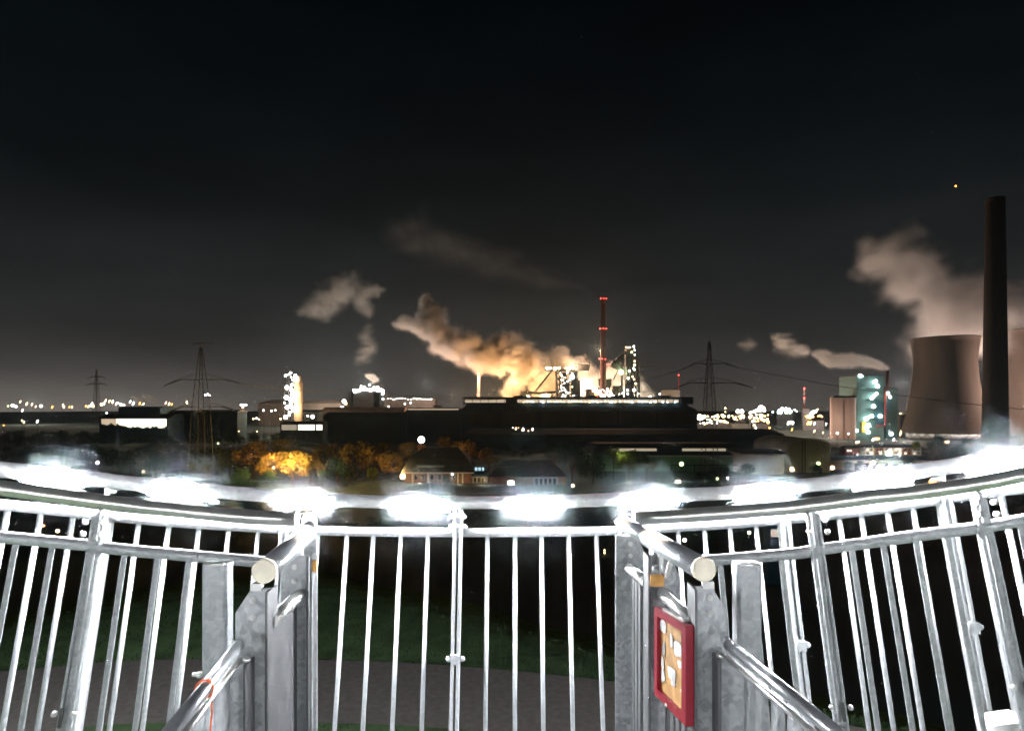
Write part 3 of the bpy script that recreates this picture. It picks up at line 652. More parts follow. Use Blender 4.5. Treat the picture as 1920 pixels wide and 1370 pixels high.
hall('side_building', 1395, 1470, 846, 850, 400, 40, 'grey block between the warehouse and the arched hall', wall=PALE)
# arched hall
Y = 410; m = MB(); pts = [(1479, 905), (1479, 838), (1486, 829), (1504, 824), (1518, 821.5), (1534, 824), (1551, 829), (1557, 838), (1557, 905)]
t = thing('arched_hall', base(1518, Y), 'grey arched hall with curved gable top on the right', 'hall')
m.prism([(xof(a, Y), Y, zof(b, Y) if b < 900 else 0) for a, b in pts], (0, 60, 0)).build('shell', pmat('grey_sheet', (.30, .29, .25), .8, 0, .12, .2, stretch=(1, 1, .15)), t)
pts2 = [(1477, 838), (1485, 827.5), (1504, 822.4), (1518, 819.9), (1534, 822.4), (1552, 827.5), (1559, 838)]
MB().tube([(xof(a, Y), Y - .3, zof(b, Y)) for a, b in pts2], .35, 5, True, False).build('roof_edge', PALE, t)
for x in (1504, 1509): 
    m = MB(); bx(m, x, x + 1.2, 826, 905, Y - .5, .3); m.build('rib', DARK, t)
# low building behind the fence at right
t = hall('office_block', 1562, 1745, 857, 862, 430, 25, 'long low pale office block right of the arched hall', wall=CREAMW)
for k, x in enumerate(range(1584, 1730, 18)):
    m = MB(); bx(m, x, x + 9, 868, 882, 429.7, .2); m.build('window', GLS, t)
# ------------------------------------------------------------ villa and wing
Y = 352
def villa():
    t = thing('villa', base(821, Y), 'large villa with dark hipped roof below the round bright lamp', 'house')
    k = Y / F; a, b, ze = xof(757, Y), xof(884, Y), zof(886, Y)
    MB().b2((a, Y, 0), (b, Y + 24, ze)).build('wall', BRICK, t)
    def hipr(xa, xb, za, xc, xd, zc, ya, yb_, yr0, yr1, mat, nm):
        vs = [(xa, ya, za), (xb, ya, za), (xb, yb_, za), (xa, yb_, za), (xc, yr0, zc), (xd, yr0, zc), (xd, yr1, zc), (xc, yr1, zc)]
        return MB().add(vs, [(0, 1, 5, 4), (1, 2, 6, 5), (2, 3, 7, 6), (3, 0, 4, 7), (4, 5, 6, 7), (3, 2, 1, 0)]).build(nm, mat, t)
    r1 = hipr(xof(752, Y), xof(891, Y), zof(886, Y) + .02, xof(764, Y), xof(877, Y), zof(861, Y), Y - 1.5, Y + 26, Y + 2.5, Y + 22, ROOFV, 'roof')
    r2 = hipr(xof(764, Y), xof(877, Y), zof(861, Y) + .03, xof(788, Y), xof(856, Y), zof(841, Y), Y + 2.5, Y + 22, Y + 11, Y + 14, ROOFV, 'upper_roof')
    m = MB(); bx(m, 783, 797, 834, 848, Y + 11, 3); m.build('chimney', BRICK, r2)
    m = MB(); bx(m, 781, 833, 871.5, 880, Y + .2, 3); d_ = m.build('dormer', CLAD, r1)
    m = MB()
    for q in range(14): bx(m, 783 + q * 3.5, 785.4 + q * 3.5, 873.2, 879, Y + .05, .1)
    m.build('window_band', pmat('dim_glass', (.16, .18, .19), .4), d_)
    m = MB(); bx(m, 845, 858, 872, 879.5, Y + .6, 3); d_ = m.build('dormer', CLAD, r1)
    m = MB(); bx(m, 847, 856, 873.6, 878.2, Y + .45, .1); m.build('window_band', pmat('dim_glass2', (.16, .18, .19), .4), d_)
    m = MB(); bx(m, 754, 889, 885.2, 887.2, Y - 1.7, .4); m.build('eaves', PALE, t)
    for x in (772, 801, 857, 866): 
        m = MB(); bx(m, x, x + 3, 888, 925, Y - .25, .2); m.build('pilaster', CREAMW, t)
    for x in (776, 788, 806, 820, 846):
        f = MB(); bx(f, x, x + 8, 889, 900, Y - .15, .1); w_ = f.build('window', PALE, t)
        g = MB(); bx(g, x + .8, x + 7.2, 889.8, 899.2, Y - .2, .05); g.build('pane', GLS, w_)
    m = MB(); bx(m, 858, 866, 906, 916, Y - .35, .1); m.build('lit_window', EWIN, t)
    return t
villa()
def wing():
    t = thing('annex', base(895, Y), 'pale two storey annex with eight narrow windows beside the villa', 'house')
    MB().b2((xof(879, Y), Y + 1, 0), (xof(914, Y), Y + 14, zof(893, Y))).build('wall', CREAMW, t)
    for r_, (ya, yb_) in enumerate(((895.5, 903.5), (911, 918))):
        for q in range(4):
            m = MB(); bx(m, 882 + q * 7.2, 885.2 + q * 7.2, ya, yb_, Y + .8, .1); w_ = m.build('window', GLS, t)
    m = MB(); bx(m, 876, 917, 889.5, 893, Y + .4, 14); m.build('flat_roof', ROOF, t)
    m = MB(); bx(m, 884, 912, 873.5, 889.5, Y + 6, 8); m.build('roof_storey', CLAD, t)
    for q in range(3):
        m = MB(); bx(m, 890.5 + q * 6.6, 895 + q * 6.2, 876, 882, Y + 5.7, .2); m.build('lit_window', EWIN2, t)
    return t
wing()
t = hall('gymnasium', 917, 1062, 865, 893, 345, 26, 'dark long house with one bright window right of the annex', hip=30, wall=BRICK, roof=ROOFV)
m = MB(); bx(m, 952.5, 963.5, 901, 913, 344.7, .2); m.build('lit_window', EWW, t)
m = MB(); bx(m, 953, 963, 922, 926, 344.7, .2); m.build('lit_window', EWW, t)
m = MB(); bx(m, 1000, 1046, 894, 928, 344.2, .6); m.build('pale_bay', pmat('dim_render', (.2, .19, .18), .9), t)
plight('facade_fill', 905, 903, 344, 700, (1, .8, .5), .3); plight('facade_fill', 862, 905, 346, 600, (1, .8, .5), .3); plight('facade_fill', 785, 900, 346, 350, (1, .7, .4), .3)  # lamps added before the houses to brighten their fronts
for q in range(5):
    m = MB(); bx(m, 1004 + q * 8.4, 1008.5 + q * 8.4, 897, 908, 344, .15); m.build('window', GLS, t)
# ------------------------------------------------------------ left: lit tower, plant, warehouse
Y = 950
t = thing('process_tower', base(547, Y), 'tall brightly lit tower with tan silo and open stair lights', 'tower')
m = MB(); a, b = xof(533, Y), xof(549, Y)
for X_ in (a, (a + b) / 2, b):
    for yy in (Y, Y + 10): m.tube([(X_, yy, 0), (X_, yy, zof(706, Y))], .45, 4, True, False)
z_ = 6
while z_ < zof(706, Y):
    m.b2((a, Y, z_), (b, Y + 10, z_ + .5)); m.tube([(a, Y, z_), (b, Y, z_ + 6)], .25, 4, False, False); z_ += 6.5
m.build('frame', DARK, t)
m = MB(); m.lathe((xof(556, Y), Y + 8, 0), [(6.9, 0), (6.9, zof(718, Y)), (5, zof(714, Y))], 20).build('silo', TAN, t)
m = MB(); bx(m, 533, 541, 712, 734, Y - .5, 8); m.build('cladding', DARK, t)
m = MB(); bx(m, 550, 561, 705, 717, Y + 1, 8); m.build('head_house', TAN, t)
for x, y, r in [(535.5, 704, 2.6), (545, 699, 2.6), (541, 702, 1.7), (553.5, 704, 3.4), (557, 711.5, 3.2), (549, 712, 2), (538, 726.5, 4.3), (547.5, 721, 3), (536.5, 745, 4.3), (543.5, 748, 4), (538.5, 763.5, 4.2), (547, 732, 3.6), (547.5, 740, 3.6), (546.5, 752, 4), (545.5, 759, 3.6), (548, 765, 3.2), (543, 773, 3), (535.5, 782, 4), (542, 778, 2.4), (550, 770, 2.6), (545, 728, 2.8), (549, 745, 3), (546, 707, 1.6), (533.5, 755, 2)]:
    lamp(x, y, Y - 2, r * .92, EW, t)
plight('tower_light', 552, 735, Y - 10, 60000, (1, .75, .5), 3, t); plight('tower_light', 556, 765, Y - 10, 50000, (1, .75, .5), 3, t)
def cluster(nm, label, cat, pts, Y, mats, D=8, frame=True, mat=DARK, box=None):
    xs_ = [p[0] for p in pts]; t = thing(nm, base(sum(xs_) / len(xs_), Y), label, cat)
    if box:
        m = MB()
        for bq in box: gx0(bq[0], bq[1], bq[2], Y + 1, D, m)
        m.build('body', mat, t)
    for k, p in enumerate(pts): lamp(p[0], p[1], Y - 1, p[2], p[3] if len(p) > 3 else rl.choice(mats), t, p[4] if len(p) > 4 else 1)
    return t
pts = [(654, 738, 2.2), (757 - 92, 733, 3)]
pts = [(663 + k * 2.6, 733 - 3 * math.sin(k / 22 * 3.1) + rl.uniform(-2.4, 2.2), rl.uniform(1.3, 3.0)) for k in range(22)] + [(677, 724, 1.7), (683, 724.5, 1.3), (693, 721.5, 2), (701, 725, 1.3), (708, 726, 2.4), (717.5, 738, 2.6), (718, 748, 1.8)]
t = cluster('sinter_plant', 'dark blocky plant with dense crest of white lights', 'plant', pts, 1300, [EW, EW, EC], 40, box=[(652, 720, 735), (658, 662, 729), (700, 712, 719)])
t = thing('conveyor_bridge', base(770, 1350), 'low grey building with row of small lights right of the lit plant', 'building')
m = MB(); gx0(720, 815, 747, 1350, 60, m); gx0(700, 730, 752, 1345, 4, m); m.build('wall', CONCD, t)
for k in range(17): lamp(722 + k * 5.4, 747.5 + rl.uniform(-1.2, 1.5), 1344, rl.uniform(.7, 1.3), EW, t)
for x, y in ((759, 757), (770, 755), (729, 762), (697, 770), (716, 765)): lamp(x, y, 1343, 1.3, EW, t)
t = hall('grey_shed', 605, 758, 763, 768, 1000, 40, 'grey lit shed roof behind the lowest dark hall', wall=CONC, roof=CONC, hip=2)
t = hall('far_grey_hall', 484, 640, 749, 756, 1500, 60, 'hazy grey hall behind the tall lit tower', wall=CONC, hip=20, roof=CONC)
t = hall('far_low_hall', 560, 612, 768, 772, 1020, 20, 'small pale low hall right of the tall lit tower', wall=PALE, hip=2)
for x in (577, 586): lamp(x, 779.5 + (x > 580) * 1.5, 930, 1.8 if x < 580 else 3.4, EW, t)
t = cluster('flare_stack', 'small platform with one bright orange flare light', 'platform', [(645, 752, 3.6, EW), (648, 756, 2.8, EWARM), (640, 762, 1.3, EW), (643, 762, 1.2, EW)], 1200, [EW], box=[(641, 651, 758)])
t = hall('lit_warehouse', 186, 315, 776, 784, 760, 50, 'dark warehouse whose front glows white on the left', hip=2, wall=CLAD)
for k in range(30):
    a = 190 + k * 4.07; m = MB(); bot = 802 - max(0, 6 - abs(k - 15) * .2) * rl.random() if k > 8 else 792 + rl.uniform(0, 6)
    bx(m, a, a + 3.7, 785, bot, 759.5, .3); m.build('lit_panel', EWIN if k > 6 else EGAP, t)
t = hall('pale_low_hall', 314, 362, 769, 772, 800, 30, 'pale roofed low hall behind the near left pylon', hip=2, wall=CLAD, roof=PALE)
t = hall('pale_low_hall', 366, 445, 768, 772, 820, 30, 'long pale roof right of the near left pylon', hip=2, wall=CLAD, roof=PALE)
t = hall('far_block', 222, 300, 762, 764, 900, 40, 'dark block behind the glowing warehouse', hip=0, wall=CLAD)
# far city lights, each a lamp mast of its own
def mast(px, py, Y, r, mat, label, streak=1.0, grp='distant lamps', cat='lamp post', h=None):
    z = zof(py, Y); zb = 0 if h is None else z - h
    t = thing('lamp_post', (xof(px, Y), Y, zb), label, cat, grp)
    MB().tube([(xof(px, Y), Y + .3, zb), (xof(px, Y), Y + .3, z)], .12 if Y < 600 else .25, 5, True, False).build('pole', DARK, t)
    lamp(px, py, Y - .2, r, mat, t, streak); return t
ORDN = ['first', 'second', 'third', 'fourth', 'fifth', 'sixth', 'seventh', 'eighth', 'ninth', 'tenth', 'eleventh', 'twelfth', 'thirteenth', 'fourteenth', 'fifteenth', 'sixteenth']
CW = {}
def city_label(x, y, mt):
    col = {EW: 'white', EWARM: 'warm', EO: 'orange', EC: 'cool white', EG: 'greenish'}[mt]
    where = 'on the city horizon' if y < 768 else 'just below the horizon' if y < 790 else 'on the darker plain below'
    reg = 'left of the faint pylon' if x < 181 else 'between faint and near pylon' if x < 377 else 'right of the near left pylon'
    k = (col, where, reg); CW[k] = CW.get(k, 0) + 1
    return '%s %s lamp from left %s, %s' % (ORDN[CW[k] - 1], col, where, reg)
for x, y, r, mt, sk in sorted([(15, 761, 1.6, EG, 1), (24, 760, 3, EW, 1), (30, 762, 2.4, EC, 1), (38, 753, 1.6, EWARM, 2), (50, 757, 2, EWARM, 2), (60, 758, 1.6, EWARM, 2), (67, 762, 1.3, EWARM, 2), (77, 761, 2.8, EW, 1), (98, 763, 1.8, EO, 1.5),
    (118, 759, 1.5, EWARM, 2), (120, 763, 1.6, EWARM, 2), (130, 763, 1.2, EO, 1.5), (135, 763, 1.5, EWARM, 2), (161, 761, 1.4, EO, 1.5), (166, 762, 1.7, EWARM, 2), (172, 758, 2.8, EW, 1.5), (175, 762, 2, EWARM, 1.5), (190, 758, 3.1, EWARM, 1), (194, 757, 2.6, EW, 1), (198, 751, 2, EWARM, 2),
    (205, 752, 1.8, EWARM, 2), (211, 753, 2, EWARM, 2), (218, 757, 1.8, EWARM, 2), (226, 758, 2.2, EW, 1), (232, 759, 2.2, EW, 1), (244, 753, 1.8, EC, 2), (250, 756, 2.4, EC, 2), (262, 756, 1.8, EO, 2), (269, 757, 1.6, EWARM, 2), (311, 755, 1.8, EWARM, 2), (317, 757, 2, EWARM, 2), (322, 758, 1.5, EO, 2),
    (350, 753, 1.5, EWARM, 2), (351, 756, 1.3, EWARM, 1), (385, 740.5, 1.8, EW, 1), (389, 739, 1.5, EW, 2), (393, 741, 1.5, EW, 1), (452, 759, 2.2, EW, 1), (456, 760, 2.5, EW, 1), (461, 759, 2.2, EW, 1), (455, 764, 1.6, EWARM, 1), (494, 769, 2, EW, 1), (509, 770, 2, EW, 1), (516, 769, 1.8, EW, 1), (526, 785, 2, EWARM, 1),
    (42, 769, 1.7, EW, 2), (70, 790, 2, EW, 1.5), (45, 791, 1.6, EWARM, 2), (41, 788, 1.2, EWARM, 2), (7, 797, 1.2, EO, 1), (200, 774, 1.6, EC, 1), (375, 784, 1.6, EWARM, 1.5), (379, 784, 1.6, EWARM, 1.5), (395, 785, 1.7, EW, 1), (403, 785, 1.5, EWARM, 1), (437, 785, 1.3, EWARM, 1), (441, 784, 1.7, EW, 1), (475, 785, 1.8, EWARM, 1), (481, 784, 2, EW, 1), (486, 786, 1.5, EWARM, 1), (448, 808, 1.0, EWARM, 1), (482, 808.5, 1.2, EWARM, 1)], key=lambda q: q[0]):
    mast(x, y, 1500 if y < 768 else 850 if y < 790 else 600, r * .85, mt, city_label(x, y, mt), sk if sk == 1 else 1.5)
# ------------------------------------------------------------ blast furnaces, stacks
Y = 1100
def stack(px, y0, wt, wb, Y, mat, label, name='smokestack', bands=(), lamps=(), y1=None, mat2=None, rl_=1.3):
    k = Y / F; z1 = zof(y0, Y); t = thing(name, base(px, Y), label, 'chimney')
    MB().lathe((xof(px, Y), Y, 0), [(wb * k / 2, 0), (wt * k / 2, z1), (wt * k / 2 * .8, z1), (wt * k / 2 * .78, z1 - 4)], 24, False).build('shaft', mat, t)
    for y in bands:
        z = zof(y, Y); f = z / z1; r = (wb * (1 - f) + wt * f) * k / 2
        MB().lathe((xof(px, Y), Y, z - 1.2), [(r, 0), (r + 1.8, 0), (r + 1.8, 1.8), (r, 1.8)], 20, False).build('gallery', DARK, t)
    for (x, y) in lamps: lamp(x, y, Y - 8, rl_, ER, t)
    return t
stack(1131, 557, 8.5, 13, Y, REDD, 'tallest red banded stack with three rings of red lights', bands=(560, 616, 673), lamps=[(1126.5, 559), (1132, 559), (1137, 559.5), (1125, 615.5), (1131.5, 615.5), (1137, 616), (1123.5, 672.5), (1129, 672.5), (1135, 673), (1138.5, 683), (1141, 683), (1144, 683)], rl_=1.0)
t = stack(897.5, 690, 5.5, 6.5, 1400, WHP, 'slim white stack with red lights behind the mill hall', lamps=[(895, 699.7), (899, 699.7), (895, 740), (898.5, 740)], rl_=1.1)
MB().lathe((xof(897.5, 1400), 1400, zof(705, 1400)), [(4.1, 0), (4, 14)], 18, False).build('red_band', REDP, t)
stack(967, 705, 5.5, 6, 1250, CONCD, 'dark stack standing just left of the orange steam'); stack(974.5, 708, 4, 5, 1290, CONCD, 'thinner stack hidden behind the dark stack')
t = stack(1508, 727, 2.2, 3, 1500, REDP, 'thin red and white mast right of the orange lights', name='radio_mast', lamps=[(1508, 728), (1508, 746)], rl_=1.7)
for y in (735, 750): MB().lathe((xof(1508, 1500), 1500, zof(y, 1500) - 8), [(2.3, 0), (2.2, 16)], 12, False).build('white_band', WHP, t)
stack(1272.5, 703, 2, 3, 1300, REDP, 'thin red mast rising behind the round tank', name='radio_mast', lamps=[(1272.5, 703)], rl_=1.3)
plight('stack_fill', 1122, 655, Y + 20, 9e5, (1, .60, .36), 1.5); plight('stack_fill', 900, 702, 1385, 1.0e5, (1, .58, .32), 1.5); plight('stack_fill', 966, 712, 1235, 2.5e5, (1, .55, .25), 1.5)  # added lamps without fittings, placed to light the steam plume
# furnace with the gantry
t = thing('blast_furnace', base(1065, Y), 'brightly lit furnace frame with flat gantry and inclined conveyor', 'furnace')
m = MB(); k = 1.0
for x in (1043.5, 1051, 1082): m.tube([(xof(x, Y), Y, 0), (xof(x, Y), Y, zof(690, Y))], 1.1, 4, True, False).tube([(xof(x, Y), Y + 22, 0), (xof(x, Y), Y + 22, zof(690, Y))], 1.1, 4, True, False)
for y in (700, 712, 722, 733):
    m.b2((xof(1043, Y), Y - .5, zof(y, Y)), (xof(1083, Y), Y + 22, zof(y, Y) + 1))
for i_, (xa, ya, xb, yb_) in enumerate([(1043, 745, 1051, 722), (1051, 722, 1043, 700), (1051, 700, 1066, 722), (1066, 722, 1051, 745), (1066, 700, 1082, 722), (1082, 722, 1066, 745)]):
    m.tube([P(xa, ya, Y), P(xb, yb_, Y)], .6, 4, False, False)
m.build('frame', DARK, t)
m = MB(); bx(m, 1022, 1105, 691.5, 695, Y - 2, 20); m.build('gantry', DARK, t); plight('gantry_fill', 1075, 686, Y - 8, 3e5, (1, .62, .35), 1.5, t)  # gantry point lamp added to light the plume
m = MB(); m.tube([P(1040, 692, Y), P(1048, 682.5, Y), P(1105, 682.5, Y)], .6, 4).tube([P(1050, 682, Y), P(1050, 692, Y)], .5, 4).tube([P(1076, 682, Y), P(1076, 692, Y)], .5, 4).tube([P(1050, 692, Y), P(1062, 683, Y)], .35, 4)
bx(m, 1085, 1106, 682, 691, Y + 3, 10); m.build('upper_gantry', DARK, t)
m = MB(); m.bar(P(1004, 733, Y - 4), P(1037, 692, Y - 4), 3.4, 5).build('inclined_conveyor', PALE, t)
m = MB(); bx(m, 1062, 1068, 717, 748, Y + 2, 6); bx(m, 1072, 1082, 697, 748, Y + 6, 8); bx(m, 1083, 1088, 712, 748, Y - 1, 8); m.build('uptake', CONCD, t)
m = MB(); m.lathe((xof(1059, Y), Y + 9, 0), [(8, 0), (8, zof(728, Y)), (4.5, zof(716, Y)), (4.5, zof(700, Y))], 18).build('shaft', CONCD, t)
m = MB(); m.tube([P(982, 735, Y + 8), P(1010, 737, Y + 8), P(1042, 735, Y + 8)], 2.4, 8).build('pipe', CONCD, t)
for x, y, r, mt in [(1026, 690, 3, EW), (1031.5, 690, 2.6, EW), (1040.5, 691, 4, EWARM), (1048, 690, 3, EWARM), (1061.5, 690, 3, EWARM), (1067.5, 690.5, 4, EWARM), (1074.5, 690, 3, EWARM), (1064, 697, 2, EW), (1053, 703.5, 2, EW), (1073, 706.5, 5.2, EC), (1073, 700, 1.6, EC),
    (1053, 712, 1.5, EW), (1060, 708, 1.4, EWARM), (1064, 715, 1.6, EC), (1058, 718, 1.4, EW), (1068, 712, 1.4, EW), (1073, 725, 1.8, EG), (1053, 727, 1.3, EW), (1059, 731, 2, EW), (1062, 735, 1.8, EW), (1056, 740, 1.8, EW), (1054, 745, 2, EW), (1060, 745, 2.2, EW), (1074, 742, 1.2, EWARM), (1019, 743, 5.2, EWARM), (1024, 743, 6, EW), (1014, 744, 3, EWARM), (991, 744, 3, EW), (1030, 741, 3.4, EO)]:
    lamp(x, y, Y - 6, r * .85, mt, t)
for q in range(16): lamp(rl.uniform(1045, 1080), rl.uniform(698, 744), Y - 3, rl.uniform(.5, 1.1), rl.choice([EW, EWARM, EC]), t)
for q in range(9):
    x = 1045 + q * 4.4; m = MB(); m.tube([P(x, 745, Y + 4), P(x, 712 + (q * 7) % 17, Y + 4), P(x + 5, 706 + (q * 5) % 13, Y + 8)], .9, 6); m.build('downcomer', CONCD, t)
for y in (698, 709, 719, 729, 738): m = MB(); bx(m, 1042, 1084, y, y + .9, Y - 2.5, 2); bx(m, 1042, 1084, y - 2.6, y - 2.3, Y - 2.5, .3); m.build('walkway', DARK, t)
# furnace with skip bridge
t = thing('blast_furnace', base(1180, Y), 'dark furnace tower with sloping skip bridge and green flood lamp', 'furnace')
m = MB()
for x in (1166, 1175, 1181, 1187, 1192, 1198.5): m.tube([(xof(x, Y), Y, 0), (xof(x, Y), Y, zof(653 if 1170 < x < 1190 else 668 if x < 1170 else 674, Y))], 2.0, 4, True, False)
for y in (656, 668, 680, 692, 703, 715, 727, 738): m.b2((xof(1176, Y), Y - 1, zof(y, Y)), (xof(1192, Y), Y + 14, zof(y, Y) + 1.2)); m.tube([P(1176, y + 12, Y - 1), P(1192, y, Y - 1)], .5, 4, False, False)
m.build('tower_frame', DARK, t)
m = MB(); bx(m, 1189, 1199, 676, 722, Y + 3, 10); m.build('lift_shaft', DARK, t); m = MB(); bx(m, 1173, 1188, 654, 745, Y + 4, 10); m.build('head_frame', DARK, t)
m = MB(); m.prism([P(1143, 685, Y), P(1148, 678, Y), P(1178, 653, Y), P(1184, 655, Y), P(1170, 666, Y), P(1153, 681, Y), P(1176, 695, Y), P(1190, 702, Y), P(1188, 706, Y), P(1150, 690, Y)], (0, 6, 0))
for a, b in (((1153, 681), (1166, 670)), ((1160, 676), (1162, 688)), ((1168, 669), (1166, 690)), ((1176, 662), (1176, 694)), ((1153, 682), (1176, 675))): m.tube([P(*a, Y), P(*b, Y)], 1.1, 4)
m.build('skip_bridge', DARK, t)
m = MB(); m.tube([P(1198, 687.5, Y), P(1208, 687.5, Y)], .7, 4); bx(m, 1207, 1221, 684, 689.5, Y, 4); m.build('crane_arm', DARK, t)
m = MB(); m.prism([P(1123, 709, Y + 5), P(1135, 711, Y + 5), P(1147, 709.5, Y + 5), P(1147, 722, Y + 5), P(1142, 730, Y + 5), P(1127, 730, Y + 5), P(1123, 722, Y + 5)], (0, 14, 0)); m.build('hopper', CONCD, t)
m = MB(); bx(m, 1174, 1181, 707, 748, Y - 6, 5); m.build('stair_tower', DARK, t)
m = MB(); bx(m, 1100, 1120, 730, 748, Y - 3, 10); m.build('cast_house', CONCD, t); m = MB(); bx(m, 1150, 1164, 723, 740, Y + 10, 12); m.build('stove_house', CONCD, t)
for x, y, r, mt in [(1164.5, 697.5, 6, EG), (1164.5, 697.5, 4.6, EW), (1180, 695.5, 2.3, EW), (1178, 708.8, 2.5, EW), (1184.5, 660, 2.4, EG), (1188.5, 649.5, 2, EW), (1181, 651, 1.8, EWARM), (1178, 651.5, 1.8, EWARM), (1174, 650.5, 1.2, EWARM), (1190, 656, 1.4, EW), (1190, 665, 1.4, EW), (1190, 677, 1.8, EWARM), (1190, 684, 2.4, EWARM), (1188, 690.5, 1.8, EW), (1190, 693, 1.4, EW),
    (1186, 706, 1.7, EWARM), (1189, 711, 1.8, EWARM), (1192, 719, 2.2, EWARM), (1176.5, 731.5, 2.2, EW), (1177, 738, 1.8, EW), (1189, 731, 3, EW), (1197, 738, 1.4, EW), (1219.5, 744, 3, EW), (1215, 746, 1.5, EW), (1198, 746, 1.6, EWARM), (1117, 731.5, 5, EW), (1113, 732, 3.5, EWARM), (1118, 739.5, 3.4, EO), (1118, 743, 3, ER), (1122, 735, 2.4, EW), (1133, 744.5, 2.6, EW), (1139, 729, 1.9, EW), (1129.5, 729.5, 1.3, EW), (1161.5, 738.5, 1.3, EW), (1167, 737, 1.3, EW), (1237, 738.5, 1.6, EW)]:
    lamp(x, y, Y - 9, r * .85, mt, t)
for q in range(34): lamp(rl.uniform(1122, 1150), rl.uniform(732, 744), Y - 8, rl.uniform(.6, 2.0), rl.choice([EW, EW, EWARM]), t)
for q in range(7):
    m = MB(); x = 1122 + q * 8.5; m.tube([P(x, 748, Y + 2), P(x, 728 + (q * 5) % 11, Y + 2)], 2.2 + (q % 3), 10); m.ball(P(x, 728 + (q * 5) % 11, Y + 2), 2.2 + (q % 3), 10, 6); m.build('stove', CONCD, t)
for y in (661, 673, 686, 697, 709): m = MB(); bx(m, 1172, 1200, y, y + .9, Y - 2.5, 2); m.build('walkway', DARK, t)
m = MB(); m.tube([P(1183, 655, Y + 2), P(1196, 668, Y + 2), P(1196, 735, Y + 2)], 1.6, 8).tube([P(1170, 672, Y + 5), P(1150, 712, Y + 5)], 1.3, 8); m.build('gas_pipe', CONCD, t)
t = thing('gas_tank', base(1257, 1250), 'pale round tank left of the right pylon', 'tank')
MB().lathe((xof(1257, 1250), 1250, 0), [(20, 0), (20, zof(732, 1250)), (0.2, zof(729.5, 1250))], 28).build('shell', PALE, t)
# ------------------------------------------------------------ right: refinery lights
def yl(x): return 0
pts = []
for q in range(26): pts.append((1308 + rl.random() * 62, 780 + rl.uniform(-2, 2.5), rl.uniform(1.2, 2.6), rl.choice([EWARM, EWARM, EW])))
for q in range(16): pts.append((1308 + rl.random() * 62, 788 + rl.uniform(-3, 7), rl.uniform(.8, 1.7), rl.choice([EWARM, EW])))
pts += [(1310 + q * 1.2, 781 + abs(q - 3) * 1.1, 2.6, EW) for q in range(7)] + [(1340 + q * 3, 786 + q * .75, 1.5, EWARM) for q in range(9)]
cluster('rail_yard_lights', 'dense warm lights right behind the right pylon', 'yard', pts, 1250, [EWARM], box=[(1308, 1372, 792)])
pts = [(1372 + rl.random() * 70, 783 + rl.uniform(-6, 7), rl.uniform(1, 2.4), rl.choice([EWARM, EWARM, EO, EW])) for q in range(44)] + [(1440, 791, 3, EO), (1414, 797, 2, EWARM), (1417, 803.5, 1.7, EW, 2), (1443, 802, 1.6, EO), (1428, 786, 2.4, EO), (1434, 780, 2, EO)]
cluster('refinery', 'cluster of orange lights right of the warm yard lights', 'plant', pts, 1150, [EO], box=[(1372, 1443, 794), (1408, 1411, 776)])
cluster('floodlit_block', 'twin bright white floodlights over the orange lights', 'building', [(1383.5, 771, 3.6, EW), (1391, 771, 3.8, EW), (1387, 771, 2.6, EW), (1360, 765, 1.6, EWARM), (1360, 772, 1.2, EWARM)], 1500, [EW], box=[(1378, 1398, 776)])
pts = [(1406 + q * 2.0, 774 - (q ** 1.4) * .28 + rl.uniform(-1.5, 1.5), rl.uniform(1.3, 2.3), EW) for q in range(14)] + [(1427 + rl.uniform(-6, 6), 766 + rl.uniform(-4, 6), rl.uniform(1.6, 3), EW) for q in range(14)]
cluster('lit_plant', 'hump of white lights left of the cool green lights', 'plant', pts, 1500, [EW], box=[(1406, 1434, 773)])
pts = [(1458 + rl.random() * 26, 769 + rl.uniform(-4.5, 5), rl.uniform(1.2, 2.6), rl.choice([EC, EC, EG])) for q in range(30)] + [(1490, 768, 1.3, EC), (1494, 771, 1.3, EC), (1449, 772, 1.5, EC)]
cluster('lit_plant', 'cluster of cool greenish lights left of the thin mast', 'plant', pts, 1500, [EC], box=[(1457, 1488, 774)])
pts = [(1524, 773, 3.4, EW), (1529, 771, 2.6, EW), (1521, 776, 2.6, EW), (1514, 781, 3, EO), (1519, 782, 3.2, EO), (1524, 781, 2.2, EO), (1538, 779, 1.7, EO), (1541, 781, 1.7, EO), (1534, 780, 1.4, EO), (1533, 767, 1.2, EWARM), (1515, 793, 2.2, EO, 1.6), (1520, 793, 2.2, EO, 1.6), (1478, 793, 1.7, EW, 2), (1483, 792, 1.5, EW, 2), (1487, 793, 1.4, EW, 2), (1527, 794, 1.5, EC, 1.6), (1549, 795, 1.2, EW, 2)]
cluster('lit_depot', 'orange and white lights right of the thin mast base', 'depot', pts, 1200, [EO], box=[(1505, 1518, 766), (1518, 1545, 788)])
# silos and green boiler house
Y = 850
t = thing('twin_silo', base(1581, Y), 'pair of pinkish concrete silos left of the green boiler house', 'silo')
for x in (1569, 1592): MB().lathe((xof(x, Y), Y, 0), [(11.4 * Y / F, 0), (11.4 * Y / F, zof(746, Y)), (10.6 * Y / F, zof(745, Y))], 26).build('cylinder', SILO, t)
m = MB(); bx(m, 1563, 1604, 741.5, 745, Y + 3, 10); m.build('top_house', DARK, t)
t = thing('boiler_house', base(1640, Y), 'green boiler house with zigzag of bright stair lamps and red pipe', 'power plant')
m = MB(); gx0(1606, 1657, 704.5, Y, 45, m); m.build('wall', GREENC, t)
m = MB(); bx(m, 1604, 1659, 702, 704.4, Y - .5, 46); m.build('roof_edge', DARK, t)
m = MB(); gx0(1662, 1683, 729, Y + 8, 30, m); m.build('side_tower', GREENC, t)
m = MB(); bx(m, 1661, 1684, 727, 728.9, Y + 7, 31); m.build('side_roof', DARK, t)
